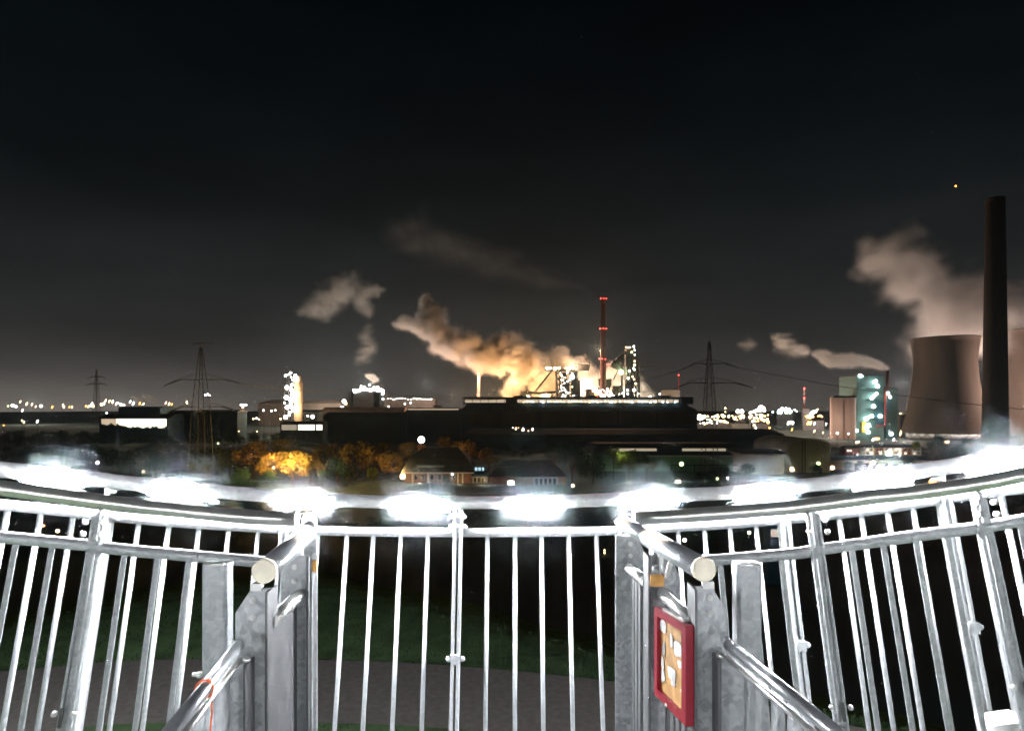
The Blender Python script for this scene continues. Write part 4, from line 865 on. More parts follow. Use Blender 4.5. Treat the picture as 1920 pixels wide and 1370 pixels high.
MB().tube([P(1664, 694, Y + 6), P(1664, 730, Y + 6)], 2.0, 10).build('flue', REDD, t)
MB().tube([P(1661, 730, Y - 3), P(1660, 748, Y - 3), P(1659.5, 798, Y - 3), P(1643, 798.5, Y - 3)], 1.3, 8).build('red_pipe', REDP, t)
m = MB(); bx(m, 1642, 1660, 752, 798, Y - 1.5, 1.4); bx(m, 1661, 1671, 749, 772, Y + 3, 4); m.build('stair_enclosure', CLAD, t)
m = MB(); bx(m, 1616.5, 1623, 790, 811, Y - 2, 2); m.build('door_bay', YELP, t)
for y in (728, 748, 766, 784): m = MB(); bx(m, 1628, 1648, y, y + 1.2, Y - 4, 4); m.build('stair_platform', DARK, t)
zz = [(1642, 714.5, 3.6), (1639, 716, 3), (1645.5, 724, 4), (1643.5, 738, 3), (1639, 742, 3), (1635, 746, 3.6), (1638, 761.5, 4), (1634.5, 780, 3.8), (1650.5, 780, 3.8), (1624, 785, 4), (1627, 783, 3), (1628.5, 797, 4), (1624.5, 802, 3.6), (1628, 810, 3.6), (1665, 737, 3.2), (1669, 744, 3), (1606, 807, 3.4), (1671, 813, 3.6)]
for x, y, r in zz: lamp(x, y, Y - 5, r * .9, EC, t)
lamp(1613, 704, Y - 2, 3.2, EC, t); lamp(1616, 705, Y - 2, 2, EC, t)
for x, y in ((1637, 722), (1632, 745), (1630, 765), (1630, 790), (1672, 745)): plight('boiler_lamp', x, y, Y - 9, 2200, (.9, 1, .97), 1, t)
t = cluster('small_tank', 'small pale topped tank right of the green boiler house', 'tank', [(1689, 812, 2, EWARM, 2), (1688, 775, 1.2, EWARM)], 900, [EWARM], box=[(1688, 1697, 777)])
MB().lathe((xof(1698, 900), 900, zof(777, 900)), [(7, 0), (8, 4), (1, 5)], 14).build('cap', PALE, t)
# cooling towers and great chimney
def cooling(px, Y, yt, wt, ww, wb, label):
    k = Y / F; zt = zof(yt, Y); t = thing('cooling_tower', base(px, Y), label, 'cooling tower', 'cooling towers')
    prof = []
    for i in range(21):
        f = i / 20; z = 8 + (zt - 8) * f; th = .76
        a = (wb - ww) / 2 * k; q = abs(f - th) / th
        r = ww / 2 * k + (a * q ** 1.55 if f < th else (wt - ww) / 2 * k * ((f - th) / (1 - th)) ** 1.5); prof.append((r, z))
    prof += [(prof[-1][0] + .6, zt), (prof[-1][0] + .6, zt + 1.6), (prof[-1][0] - 1.2, zt + 1.6)] + [(r - 1.2, z) for r, z in prof[::-1][:12]]
    MB().lathe((xof(px, Y), Y, 0), prof, 56, False).build('shell', CONC, t)
    m = MB(); c = Vector((xof(px, Y), Y, 0)); rb = prof[0][0]
    for i in range(28):
        a = i * math.pi / 14; m.tube([c + Vector((rb * 1.04 * math.cos(a), rb * 1.04 * math.sin(a), 0)), c + Vector((rb * math.cos(a + .11), rb * math.sin(a + .11), 8.4))], .5, 5, False, False).tube([c + Vector((rb * 1.04 * math.cos(a), rb * 1.04 * math.sin(a), 0)), c + Vector((rb * math.cos(a - .11), rb * math.sin(a - .11), 8.4))], .5, 5, False, False)
    m.build('legs', CONCD, t); return t
cooling(1771, 880, 636, 108, 99, 140, 'cooling tower standing free left of the great chimney')
cooling(1950, 900, 620, 112, 103, 146, 'cooling tower cut by the right edge behind the great chimney')
t = stack(1866, 378, 30, 42, 640, CONCD, 'great dark chimney towering at the right edge', name='great_chimney')
MB().lathe((xof(1866, 640), 640, zof(378, 640) - 1), [(8.9, 0), (9.3, 1), (9.3, 3), (8.2, 4.5), (6.5, 4.5)], 24, False).build('crown', CONCD, t)
t = stack(1842, 742, 3, 5, 860, PALE, 'thin pale flue beside the great chimney'); lamp(1839, 778, 850, 2.6, EWARM, t); lamp(1842, 776, 850, 1.8, EW, t)
# houses and lights in front of the cooling towers
pts = [(1598, 832, .8), (1606, 829, 1.8, EWARM), (1610, 828, 1.4, EWARM), (1637, 824, 1.6, EW, 2.5), (1643, 822.5, 2.4, EO), (1647, 822, 1.8, EO), (1676, 824, 1.3, EW, 2), (1773, 829, 1.8, EO), (1777, 828, 2.2, EWARM), (1570, 812, 1.9, EW), (1591, 813, 1.2, EW), (1527, 808, 1.5, EWARM, 2), (1543, 811, 1, EWARM, 2), (1485, 805, 1.4, EO, 2), (1630, 845, 3, EW)]
pts = sorted(pts[1:-1])
for i, p in enumerate(pts): mast(p[0], p[1], 620, p[2], p[3] if len(p) > 3 else EWARM, ORDN[i] + ' lamp post from the left on the estate below silos and cooling towers', 1 if len(p) < 5 else 1.6, 'estate lamps')
def row(x0, x1, y0, Y, n, wall, label, lit):
    w_ = (x1 - x0) / n
    for i in range(n):
        a = x0 + i * w_; t = thing('terraced_house', base(a + w_ / 2, Y), label[i], 'house', 'houses on the lit street')
        m = MB(); gx0(a, a + w_ * .97, y0 + 5, Y, 9, m); m.build('wall', wall[i % len(wall)], t)
        X0, X1 = xof(a, Y), xof(a + w_ * .97, Y); z0, z1 = zof(y0 + 5, Y), zof(y0, Y)
        MB().add([(X0 - .3, Y - .5, z0), (X1 + .02, Y - .5, z0), (X1 + .02, Y + 9.5, z0), (X0 - .3, Y + 9.5, z0), (X0 - .3, Y + 4.5, z1), (X1 + .02, Y + 4.5, z1)], [(0, 1, 5, 4), (2, 3, 4, 5), (0, 4, 3), (1, 2, 5), (3, 2, 1, 0)]).build('roof', ROOF, t)
        for q in range(2):
            for r_ in range(2):
                m = MB(); bx(m, a + w_ * (.2 + .4 * q), a + w_ * (.38 + .4 * q), y0 + 7 + r_ * 7, y0 + 10 + r_ * 7, Y - .15, .1); m.build('window', EWIN if lit > rl.random() else GLS, t)
row(1586, 1612, 836, 500, 2, [REDD, BRICK], ['red house left of the lit street', 'brown house right of the red house'], .4)
row(1622, 1728, 834, 505, 6, [CREAMW, BRICK, PALE], ['cream house beside the brightest street lamp', 'brick house second in the lit row', 'pale house third in the lit row', 'cream house fourth in the lit row', 'brick house fifth in the lit row', 'pale house at the right end of the row'], .35)
plight('street_glow', 1664, 843, 490, 5000, (1, .75, .45), .5); plight('street_glow', 1600, 840, 492, 3000, (1, .6, .45), .5); plight('street_glow', 1712, 842, 492, 2500, (1, .75, .45), .5)
# ------------------------------------------------------------ street lamps in the middle distance
def slamp(px, py, Y, r, mat, label, watts=0, col=(1, .8, .5), h=None):
    t = mast(px, py, Y, r, mat, label, grp='street lamps')
    if watts: plight('street_lamp_light', px, py + 1, Y - .8, watts, col, .3, t)
    return t
slamp(790, 824, 372, 6.4, EW, 'large round bright lamp above the villa roof', 350, (1, .6, .3)); 
slamp(545.5, 853.5, 330, 4.6, EO, 'orange street lamp glowing inside the autumn tree', 7000, (1, .42, .08))
slamp(513, 876, 322, 1.5, EWARM, 'small pale lamp left of the orange tree', 300)
slamp(755, 893, 345, 5, EWARM, 'warm lamp at the left corner of the villa', 1600, (1, .62, .3))
slamp(1278, 869.5, 400, 4, EG, 'yellow green street lamp in front of the green wall', 22000, (.8, 1, .6))
slamp(1485, 879.5, 395, 3.6, EWARM, 'street lamp at the left foot of the arched hall', 4000, (1, .85, .4))
slamp(1534.5, 868.5, 398, 3.2, EG, 'greenish street lamp in front of the arched hall', 4000, (1, 1, .5))
slamp(1561, 876.5, 395, 3.6, EWARM, 'street lamp right of the arched hall', 3500, (1, .85, .4))
slamp(1637, 867, 405, 3.6, EWARM, 'street lamp in front of the office block', 900, (1, .8, .5))
slamp(1667, 849.5, 480, 5, EW, 'brightest street lamp of the lit street', 1500, (1, .8, .5))
slamp(1647, 875, 410, 2.8, EW, 'pale street lamp just above the rail before the office block', 400)
slamp(1284, 1012, 165, 3.2, EW, 'pale lamp post seen through the fence right of the padlock', 60)
slamp(1405, 998, 170, 3, EG, 'greenish lamp post seen through the fence bars', 60)
slamp(82, 985, 175, 1.8, EO, 'orange lamp seen through the far left fence bars', 50)
slamp(108, 995, 172, 3.2, EWARM, 'warm lamp post seen through the left fence bars', 100)
slamp(409, 831, 420, 1.6, EG, 'green light in the dark trees left of the orange tree')
slamp(183, 867, 330, 2, EW, 'tall thin lamp above the dark trees on the left', 60)
slamp(269, 883, 330, 1.5, EWARM, 'small lamp above the rail between left strip lights')
slamp(1181, 904, 300, 1.7, EW, 'tiny white lamp above the rail near the right stair rail')
slamp(1269, 902.5, 300, 2.4, EWARM, 'left lamp of a close pair below the green wall'); slamp(1274, 902.5, 300, 2.2, EWARM, 'right lamp of a close pair below the green wall')
slamp(1345, 897, 300, 2, EG, 'yellow lamp in the bushes below the warehouse'); slamp(1364, 896, 300, 1.3, EW, 'faint lamp just right of the yellow bush lamp')
for k, y in enumerate((1031, 1036)): slamp(1133.5, y, 180, 1.4, EWARM, ['upper', 'lower'][k] + ' tiny lamp seen between bars beside the right stair plate')
slamp(1074, 910, 290, 2.6, EWARM, 'small warm lamp right of the dark long house', 60)
slamp(848, 889, 340, 1.6, EW, 'small white lamp in the villa garden tree', 150)
slamp(1749, 903, 240, 6, EO, 'blurred orange lamp below the rail at right', 200, (1, .5, .1))
t = thing('lit_cabin', base(1453, 150), 'small cabin with one lit window behind the fence bars', 'cabin')
m = MB(); gx0(1440, 1462, 985, 150, 3, m); m.build('wall', CLAD, t); m = MB(); bx(m, 1446, 1460, 992, 1006, 149.8, .1); m.build('lit_window', ESTRIP, t)
# aircraft light
t = thing('aircraft', P(1792, 349, 2500), 'tiny aircraft showing an orange light in the sky', 'aircraft')
p = P(1792, 349, 2500); MB().tube([p + Vector((-14, 0, -1)), p + Vector((12, 0, 1)), p + Vector((16, 0, 3))], [.6, 1.8, .4], 8).add([p + Vector((-4, -12, 0)), p + Vector((2, -12, 0)), p + Vector((4, 0, 0)), p + Vector((2, 12, 0)), p + Vector((-4, 12, 0)), p + Vector((-2, 0, 0))], [(0, 1, 2, 3, 4, 5)]).build('fuselage', DARK, t)
lamp(1792, 349, 2488, 1.5, EO, t)
# ------------------------------------------------------------ trees
def leafmat(name, col, amt=.35):
    m = pmat(name, col, 1, 0, 7, amt, spec=0); return m
LG = leafmat('dark_leaves', (.04, .085, .065), .6); LY = leafmat('autumn_leaves', (.19, .14, .05), .75); LO = leafmat('olive_leaves', (.09, .11, .035), .7); BARK = pmat('bark', (.07, .05, .035), .95, 0, 2, .3)  # dark leaves tinted bluer in place of the glare veil
def crown_mesh(seed, n, leaf, asp):
    r_ = random.Random(seed); m = MB(); lobes = []
    for k in range(15):
        a = r_.uniform(0, 6.28); z = r_.uniform(-.5, .85); q = math.sqrt(max(0, 1 - z * z * .9)) * r_.uniform(.25, .72)
        lobes.append((Vector((q * math.cos(a), q * math.sin(a), z * .7)), r_.uniform(.24, .44)))
    for k in range(n):
        c, R_ = lobes[k % 15]; d = Vector((r_.gauss(0, 1), r_.gauss(0, 1), r_.gauss(0, 1))).normalized()
        p = c + d * R_ * (r_.random() ** .35); p.z = p.z * asp
        u = Vector((r_.gauss(0, 1), r_.gauss(0, 1), r_.gauss(0, 1))).normalized(); v = u.cross(d)
        if v.length < .1: continue
        v.normalize(); s = leaf * r_.uniform(.6, 1.4)
        m.add([p - u * s, p + v * s * .6, p + u * s, p - v * s * .6], [(0, 1, 2, 3)])
    return m
CR = {}
def crown_data(kind, seed):
    key = (kind, seed)
    if key not in CR:
        mt, n, lf, asp = {'g': (LG, 2600, .045, 1), 'y': (LY, 2400, .05, .85), 'o': (LO, 3000, .04, .9), 't': (LG, 2400, .045, 1.5)}[kind]
        mb = crown_mesh(seed, n, lf, asp); me = bpy.data.meshes.new('crown'); me.from_pydata([tuple(v) for v in mb.v], [], mb.f); me.materials.append(mt); CR[key] = me
    return CR[key]
def trunk_mesh(seed):
    key = ('trunk', seed)
    if key not in CR:
        r_ = random.Random(seed + 50); m = MB(); m.tube([(0, 0, -1.6), (.02, .01, -1.0), (.0, .03, -.5), (.03, 0, 0)], [.07, .055, .045, .03], 8)
        for k in range(7):
            a = r_.uniform(0, 6.28); z = r_.uniform(-.8, -.2); e = Vector((math.cos(a) * .55, math.sin(a) * .55, z + r_.uniform(.4, .9)))
            m.tube([(0, 0, z), tuple(e * .5 + Vector((0, 0, z * .35))), tuple(e)], [.035, .022, .008], 5)
        me = bpy.data.meshes.new('trunk'); me.from_pydata([tuple(v) for v in m.v], [], m.f); me.materials.append(BARK); CR[key] = me
    return CR[key]
nt_ = 0
def tree(px, pyc, Y, rpx, kind, label, group='trees below the hill', asp=1):
    global nt_; nt_ += 1
    r = rpx * Y / F; zc = zof(pyc, Y); X = xof(px, Y); seed = nt_ % 4
    zc = max(zc, r * .9)
    t = thing('tree', (X, Y, 0), label, 'tree', group); ORI[t.name] = t.location.copy()
    c = link(bpy.data.objects.new('crown', crown_data(kind, seed))); c.parent = t; c.location = (0, 0, zc); c.scale = (r, r, r * asp); c.rotation_euler = (0, 0, nt_ * 1.7)
    k = link(bpy.data.objects.new('trunk', trunk_mesh(seed))); k.parent = t; k.location = (0, 0, zc); k.scale = (r * .8, r * .8, zc / 1.6)
    return t
for a in [(548, 872, 325, 40, 'y', 'autumn tree glowing orange around the street lamp'), (512, 872, 338, 36, 'y', 'orange lit tree left of the glowing autumn tree'), (582, 876, 338, 30, 'y', 'small orange tree right of the glowing autumn tree'),
          (474, 858, 365, 40, 'y', 'brown lit tree at the left of the orange group'), (430, 864, 372, 36, 'o', 'dim brown tree left of the orange group'), (612, 856, 385, 34, 'y', 'dim orange tree behind the right side of the orange group'), (540, 850, 390, 38, 'y', 'tall tree behind the glowing autumn tree'),
          (665, 868, 380, 40, 'y', 'brown tree midway between the orange tree and the villa'), (705, 862, 375, 38, 'y', 'brown tree second left of the villa'), (736, 870, 365, 30, 'y', 'orange edged tree touching the villa roof'), (700, 888, 352, 17, 'o', 'low olive tree below the brown trees'), (655, 890, 350, 18, 'o', 'low olive tree left of the other low one'),
          (728, 850, 400, 32, 'y', 'tall brown tree behind the villa corner'), (768, 848, 392, 28, 'y', 'brown tree behind the left end of the villa roof'), (870, 850, 400, 34, 'y', 'wide brown tree behind the right end of the villa roof'), (915, 860, 395, 26, 'y', 'brown tree above the annex'), (836, 832, 410, 22, 'y', 'orange topped tree behind the villa ridge'),
          (838, 908, 335, 13, 'g', 'dark garden tree in front of the villa'), (1178, 866, 345, 30, 'o', 'olive tree left of the warehouse'), (1212, 872, 350, 24, 'o', 'olive tree under the left end of the warehouse'), (1150, 850, 360, 18, 'o', 'yellow green tree left of the olive tree'),
          (1072, 862, 350, 34, 'g', 'big dark tree right of the dark long house'), (1112, 876, 345, 32, 'g', 'dark tree right of the big dark tree'), (1040, 850, 380, 24, 'g', 'dark tree behind the dark long house'),
          (1350, 892, 330, 24, 'g', 'dark bushy tree under the right pylon'), (1318, 905, 320, 20, 'g', 'dark bush left of the right pylon foot'), (1395, 905, 330, 26, 'g', 'dark tree between pylon and arched hall'), (1290, 912, 315, 15, 'g', 'small dark bush under the yellow green lamp'),
          (1528, 888, 385, 14, 'g', 'dark bush in front of the arched hall'), (1590, 874, 400, 12, 'g', 'dark tree left end of the office block'), (1612, 872, 400, 10, 'g', 'dark tree at the middle of the office block'), (1700, 868, 410, 16, 'g', 'dark tree at the right end of the office block'),
          (1756, 838, 480, 22, 't', 'dark pointed tree below the free standing cooling tower'), (1716, 836, 500, 12, 'o', 'small pale tree ending the lit street'), (1815, 830, 520, 13, 'o', 'pale lit tree below the great chimney'), (1800, 850, 450, 20, 'g', 'dark tree right of the pointed tree'),
          (187, 884, 328, 8, 'o', 'small green lit tree below the tall thin lamp'), (300, 838, 420, 6, 'o', 'tiny lit tree on the dark slope at left'), (358, 876, 322, 12, 'o', 'yellow green tree left of the near pylon foot'), (388, 878, 322, 11, 'o', 'yellow green tree right of the near pylon foot'), (409, 846, 400, 11, 'g', 'dark tree below the single green light'),
          (605, 905, 330, 20, 'g', 'dark tree above the left strip light'), (632, 880, 345, 24, 'g', 'dark round tree right of the orange group'), (500, 905, 318, 22, 'g', 'dark tree in front of the orange group'), (450, 895, 325, 24, 'g', 'dark tree right of the near pylon'),
          (1290, 1005, 168, 20, 'g', 'green lit tree behind the lamp seen through the fence'), (1345, 1002, 172, 22, 'g', 'dark tree between the two fence lamps'), (1392, 1010, 176, 20, 'g', 'green lit tree behind the greenish fence lamp'), (1735, 975, 190, 30, 'g', 'dark tree behind the right fence panel')]:
    tree(*a)
for px_, y_, w_, c_, Y_ in ((546, 854, 26000, (1, .56, .13), 320), (564, 878, 14000, (1, .66, .2), 321), (522, 882, 12000, (1, .6, .16), 331), (505, 858, 5000, (1, .5, .16), 340), (470, 850, 1500, (1, .45, .2), 356), (690, 868, 1100, (1, .5, .24), 364), (752, 880, 2600, (1, .55, .18), 358), (868, 838, 1300, (1, .48, .22), 388), (1165, 850, 1600, (.9, 1, .4), 352), (188, 870, 160, (.8, 1, .3), 326), (372, 872, 500, (1, 1, .3), 318)):
    plight('street_glow', px_, y_, Y_ - 8, w_ * 2.2, c_, .25)
# far dark woods and scrub, one mass
m = MB(); r_ = random.Random(8)
src = [crown_mesh(s, 150, .12, 1) for s in (1, 2, 3)]
def wood(n, x0, x1, Y0, Y1, h0, h1, m):
    for k in range(n):
        Y = r_.uniform(Y0, Y1); px = r_.uniform(x0, x1); X = xof(px, Y); h = r_.uniform(h0, h1); s = src[k % 3]; rr = h * .62; a = r_.uniform(0, 6.28)
        ca, sa = math.cos(a), math.sin(a); b = len(m.v)
        m.add([Vector((X + (v.x * ca - v.y * sa) * rr, Y + (v.x * sa + v.y * ca) * rr, h * .55 + v.z * h * .5)) for v in s.v], s.f)
wood(120, -150, 490, 215, 330, 7, 12, m); wood(90, 480, 1420, 185, 235, 5, 8, m); wood(90, -150, 480, 380, 560, 9, 15, m); wood(60, 1420, 2050, 230, 290, 5, 9, m); wood(80, 1420, 2050, 520, 600, 5, 8, m); wood(60, 600, 1120, 440, 600, 6, 11, m)
wood(110, -150, 560, 640, 840, 9, 15, m)
m.build('woodland', LG, kind='stuff', label='dark belt of far trees and scrub over the plain', cat='woodland')
# ------------------------------------------------------------ steam
def steam_mat(name, col, dens, g):
    m = bpy.data.materials.new(name); m.use_nodes = True; t_ = m.node_tree; t_.nodes.clear()
    o_ = t_.nodes.new('ShaderNodeOutputMaterial'); v_ = t_.nodes.new('ShaderNodeVolumePrincipled')
    v_.inputs['Color'].default_value = (*col, 1); v_.inputs['Density'].default_value = dens; v_.inputs['Anisotropy'].default_value = g; v_.inputs['Density Attribute'].default_value = 'density'
    t_.links.new(v_.outputs[0], o_.inputs['Volume']); return m
def plume(name, pts, dens, nscale, amp, vox, label, soft=.45, seed=0, stretch=(1, 1, 1), col=(.95, .93, .92)):
    """pts: (px, py, Y, radius in px) along the drift of the steam; the density is a noisy field round that path"""
    P3 = [(P(a, b, Y), r * RSC * Y / F) for a, b, Y, r in pts]; vs = []; rs = []
    r_ = random.Random(seed)
    for (p, ra), (q, rb) in zip(P3[:-1], P3[1:]):
        n = max(2, int((q - p).length / max(min(ra, rb) * .3, 1)))
        for i in range(n):
            f = i / n; vs.append(p.lerp(q, f)); rs.append(ra + (rb - ra) * f)
    vs.append(P3[-1][0]); rs.append(P3[-1][1])
    o0 = vs[0].copy(); me = bpy.data.meshes.new(name); me.from_pydata([tuple(v - o0) for v in vs], [], [])
    at = me.attributes.new('rad', 'FLOAT', 'POINT'); at.data.foreach_set('value', rs)
    o = link(bpy.data.objects.new(name, me)); o.location = o0
    pad = max(rs) * 1.5; lo = [min((v - o0)[i] - r * 1.5 for v, r in zip(vs, rs)) for i in range(3)]; hi = [max((v - o0)[i] + r * 1.5 for v, r in zip(vs, rs)) for i in range(3)]
    g = bpy.data.node_groups.new(name + '_field', 'GeometryNodeTree'); g.interface.new_socket('Geometry', in_out='INPUT', socket_type='NodeSocketGeometry'); g.interface.new_socket('Geometry', in_out='OUTPUT', socket_type='NodeSocketGeometry')
    N = g.nodes.new; L_ = g.links.new
    gi, go = N('NodeGroupInput'), N('NodeGroupOutput'); vc = N('GeometryNodeVolumeCube'); sm = N('GeometryNodeSetMaterial')
    vc.inputs['Min'].default_value = lo; vc.inputs['Max'].default_value = hi
    for i, nm in enumerate('XYZ'): vc.inputs['Resolution ' + nm].default_value = max(4, min(150, int((hi[i] - lo[i]) / vox)))
    ps = N('GeometryNodeInputPosition'); off = N('ShaderNodeVectorMath'); off.operation = 'ADD'; off.inputs[1].default_value = (seed * 173.1, seed * 91.7, 0)
    st = N('ShaderNodeVectorMath'); st.operation = 'MULTIPLY'; st.inputs[1].default_value = stretch
    L_(ps.outputs[0], off.inputs[0]); L_(off.outputs[0], st.inputs[0])
    n1 = N('ShaderNodeTexNoise'); n1.inputs['Scale'].default_value = nscale; n1.inputs['Detail'].default_value = 6; n1.inputs['Roughness'].default_value = .6; n1.inputs['Distortion'].default_value = .6
    L_(st.outputs[0], n1.inputs['Vector'])
    # push the sample point about, so that the outline billows
    sb = N('ShaderNodeVectorMath'); sb.operation = 'SUBTRACT'; sb.inputs[1].default_value = (.5, .5, .5); L_(n1.outputs['Color'], sb.inputs[0])
    sn = N('GeometryNodeSampleNearest'); sn.domain = 'POINT'; L_(gi.outputs[0], sn.inputs['Geometry'])
    si = N('GeometryNodeSampleIndex'); si.data_type = 'FLOAT'; L_(gi.outputs[0], si.inputs['Geometry'])
    na = N('GeometryNodeInputNamedAttribute'); na.data_type = 'FLOAT'; na.inputs['Name'].default_value = 'rad'; L_(na.outputs['Attribute'], si.inputs['Value'])
    sp = N('GeometryNodeSampleIndex'); sp.data_type = 'FLOAT_VECTOR'; L_(gi.outputs[0], sp.inputs['Geometry']); p2 = N('GeometryNodeInputPosition'); L_(p2.outputs[0], sp.inputs['Value'])
    L_(sn.outputs[0], si.inputs['Index']); L_(sn.outputs[0], sp.inputs['Index'])
    ds = N('ShaderNodeVectorMath'); ds.operation = 'SUBTRACT'; L_(ps.outputs[0], ds.inputs[0]); L_(sp.outputs[0], ds.inputs[1])
    dn = N('ShaderNodeVectorMath'); dn.operation = 'SCALE'
    def ma(op, a, b=None, clamp=False):
        n = N('ShaderNodeMath'); n.operation = op; n.use_clamp = clamp
        for i, v in enumerate((a, b)):
            if v is None: continue
            if isinstance(v, (int, float)): n.inputs[i].default_value = v
            else: L_(v, n.inputs[i])
        return n.outputs[0]
    inv = ma('DIVIDE', 1.0, si.outputs[0]); L_(ds.outputs[0], dn.inputs[0]); L_(inv, dn.inputs['Scale'])
    am = N('ShaderNodeVectorMath'); am.operation = 'SCALE'; am.inputs['Scale'].default_value = amp * 2.2; L_(sb.outputs[0], am.inputs[0])
    ad = N('ShaderNodeVectorMath'); ad.operation = 'ADD'; L_(dn.outputs[0], ad.inputs[0]); L_(am.outputs[0], ad.inputs[1])
    ln = N('ShaderNodeVectorMath'); ln.operation = 'LENGTH'; L_(ad.outputs[0], ln.inputs[0])
    n2 = N('ShaderNodeTexNoise'); n2.inputs['Scale'].default_value = nscale * 2.4; n2.inputs['Detail'].default_value = 5; L_(st.outputs[0], n2.inputs['Vector'])
    q = ma('SUBTRACT', 1.0, ln.outputs['Value']); q = ma('ADD', q, ma('MULTIPLY', ma('SUBTRACT', n2.outputs['Fac'], .52), 1.1 * amp))
    q = ma('DIVIDE', q, soft, True); q = ma('MULTIPLY', q, q)
    L_(q, vc.inputs['Density']); L_(vc.outputs[0], sm.inputs['Geometry']); sm.inputs['Material'].default_value = steam_mat(name + '_vapour', col, dens * PD, .25); L_(sm.outputs[0], go.inputs[0])
    md = o.modifiers.new('field', 'NODES'); md.node_group = g
    return tag(o, label, 'steam', None, 'stuff')
SR = 1120
plume('steam_plume', [(1120, 728, SR + 60, 16), (1090, 712, SR + 62, 26), (1060, 690, SR + 64, 24), (1045, 668, SR + 66, 14), (1055, 662, SR + 66, 9)], .03, .02, .9, 5, 'pale steam hanging behind the blast furnace gantry', seed=1)
plume('steam_plume', [(1010, 722, SR + 80, 13), (1025, 700, SR + 80, 24), (1000, 700, SR + 85, 26), (972, 690, SR + 90, 20), (960, 672, SR + 92, 30), (955, 645, SR + 94, 17), (935, 668, SR + 96, 20), (905, 672, SR + 100, 18), (880, 655, SR + 105, 22), (850, 645, SR + 110, 19), (825, 632, SR + 115, 18), (806, 612, SR + 118, 18), (806, 588, SR + 120, 18), (802, 574, SR + 121, 11)], .045, .018, .95, 5.5, 'long orange lit steam plume drifting left from the furnaces', seed=2)
plume('steam_plume', [(800, 615, SR + 118, 13), (775, 606, SR + 122, 8), (760, 604, SR + 124, 10), (745, 608, SR + 126, 6)], .02, .03, 1.0, 5, 'thin grey wisp at the left end of the orange plume', seed=3)
plume('steam_plume', [(975, 705, SR + 90, 10), (962, 722, SR + 90, 13), (955, 738, SR + 90, 10)], .03, .03, .9, 5, 'orange steam curling down beside the dark stack', seed=12)
plume('steam_plume', [(565, 582, 1300, 8), (590, 575, 1300, 20), (620, 560, 1300, 22), (650, 545, 1300, 24), (675, 555, 1300, 18), (686, 576, 1300, 12), (690, 590, 1300, 6)], .009, .016, 1.0, 7, 'grey cloud of steam alone above the lit plant', seed=4, soft=.7)
plume('steam_plume', [(690, 552, 1300, 8), (708, 543, 1300, 9), (716, 542, 1300, 4)], .012, .03, 1.0, 6, 'small horn of steam right of the grey cloud', seed=5)
plume('steam_plume', [(692, 612, 1300, 7), (688, 636, 1300, 13), (690, 652, 1300, 12), (678, 668, 1300, 12), (671, 678, 1300, 7)], .0035, .03, 1.1, 6, 'thin streaky steam below the grey cloud', seed=6, stretch=(.5, 1, 2.4), soft=.8)
plume('steam_plume', [(700, 716, 1300, 2.5), (703, 711, 1300, 5), (697, 707, 1300, 5), (688, 704, 1300, 3)], .03, .08, .7, 3, 'short puff over the lit plant', seed=7)
plume('steam_plume', [(1100, 545, 1500, 5), (1060, 530, 1500, 13), (1010, 515, 1500, 18), (950, 500, 1500, 22), (880, 480, 1500, 26), (790, 450, 1500, 34), (740, 440, 1500, 20)], .0016, .008, .9, 12, 'faint long vapour streak high over the furnaces', seed=8, stretch=(.6, 1, 1.4), soft=.9)
plume('steam_plume', [(1151, 712, SR + 40, 24), (1165, 730, SR + 40, 26), (1190, 738, SR + 40, 20), (1212, 747, SR + 40, 12), (1175, 700, SR + 40, 12)], .03, .03, .7, 4.5, 'white lit steam spreading at the foot of the skip bridge', seed=9, soft=.8)
plume('steam_plume', [(1955, 625, 960, 60), (1915, 590, 960, 42), (1880, 600, 955, 50), (1830, 600, 950, 58), (1790, 578, 950, 48), (1750, 545, 950, 32), (1712, 515, 950, 36), (1680, 488, 950, 40), (1645, 478, 950, 32), (1628, 452, 950, 14)], .010, .014, 1.0, 6.5, 'large rosy steam plume rising from the cooling towers', seed=10, soft=.65)
plume('steam_plume', [(1780, 640, 935, 46), (1800, 615, 945, 48), (1830, 600, 950, 40)], .008, .018, .9, 6, 'steam leaving the mouth of the free standing cooling tower', seed=13, soft=.8)
plume('steam_plume', [(1663, 692, 856, 3.2), (1645, 684, 856, 6), (1620, 677, 856, 8), (1590, 676, 856, 9), (1560, 680, 856, 9), (1545, 668, 856, 9), (1530, 664, 856, 5)], .035, .04, .75, 2.6, 'narrow steam trail from the red flue', seed=11, stretch=(.6, 1, 1.4))
plume('steam_plume', [(1508, 660, 900, 7), (1490, 655, 900, 11), (1470, 645, 900, 13), (1456, 635, 900, 9), (1450, 632, 900, 4)], .02, .04, 1.0, 4, 'small torn steam clouds left of the narrow trail', seed=14, stretch=(.5, 1, 1.6), soft=.7)
plume('steam_plume', [(1415, 644, 900, 4), (1402, 645, 900, 9), (1388, 645, 900, 5)], .010, .04, 1.0, 4, 'faint last puff left of the torn clouds', seed=15, stretch=(.5, 1, 1.6), soft=.8)
plume('steam_plume', [(288, 751, 1400, 2.5), (278, 746, 1400, 4), (270, 743, 1400, 3)], .03, .06, .7, 3.5, 'tiny slanting puff above the left city lights', seed=16)
plume('steam_plume', [(262, 751, 1400, 2.5), (252, 747, 1400, 3.5), (246, 745, 1400, 2.5)], .02, .06, .7, 3.5, 'tiny puff left of the slanting puff', seed=17)
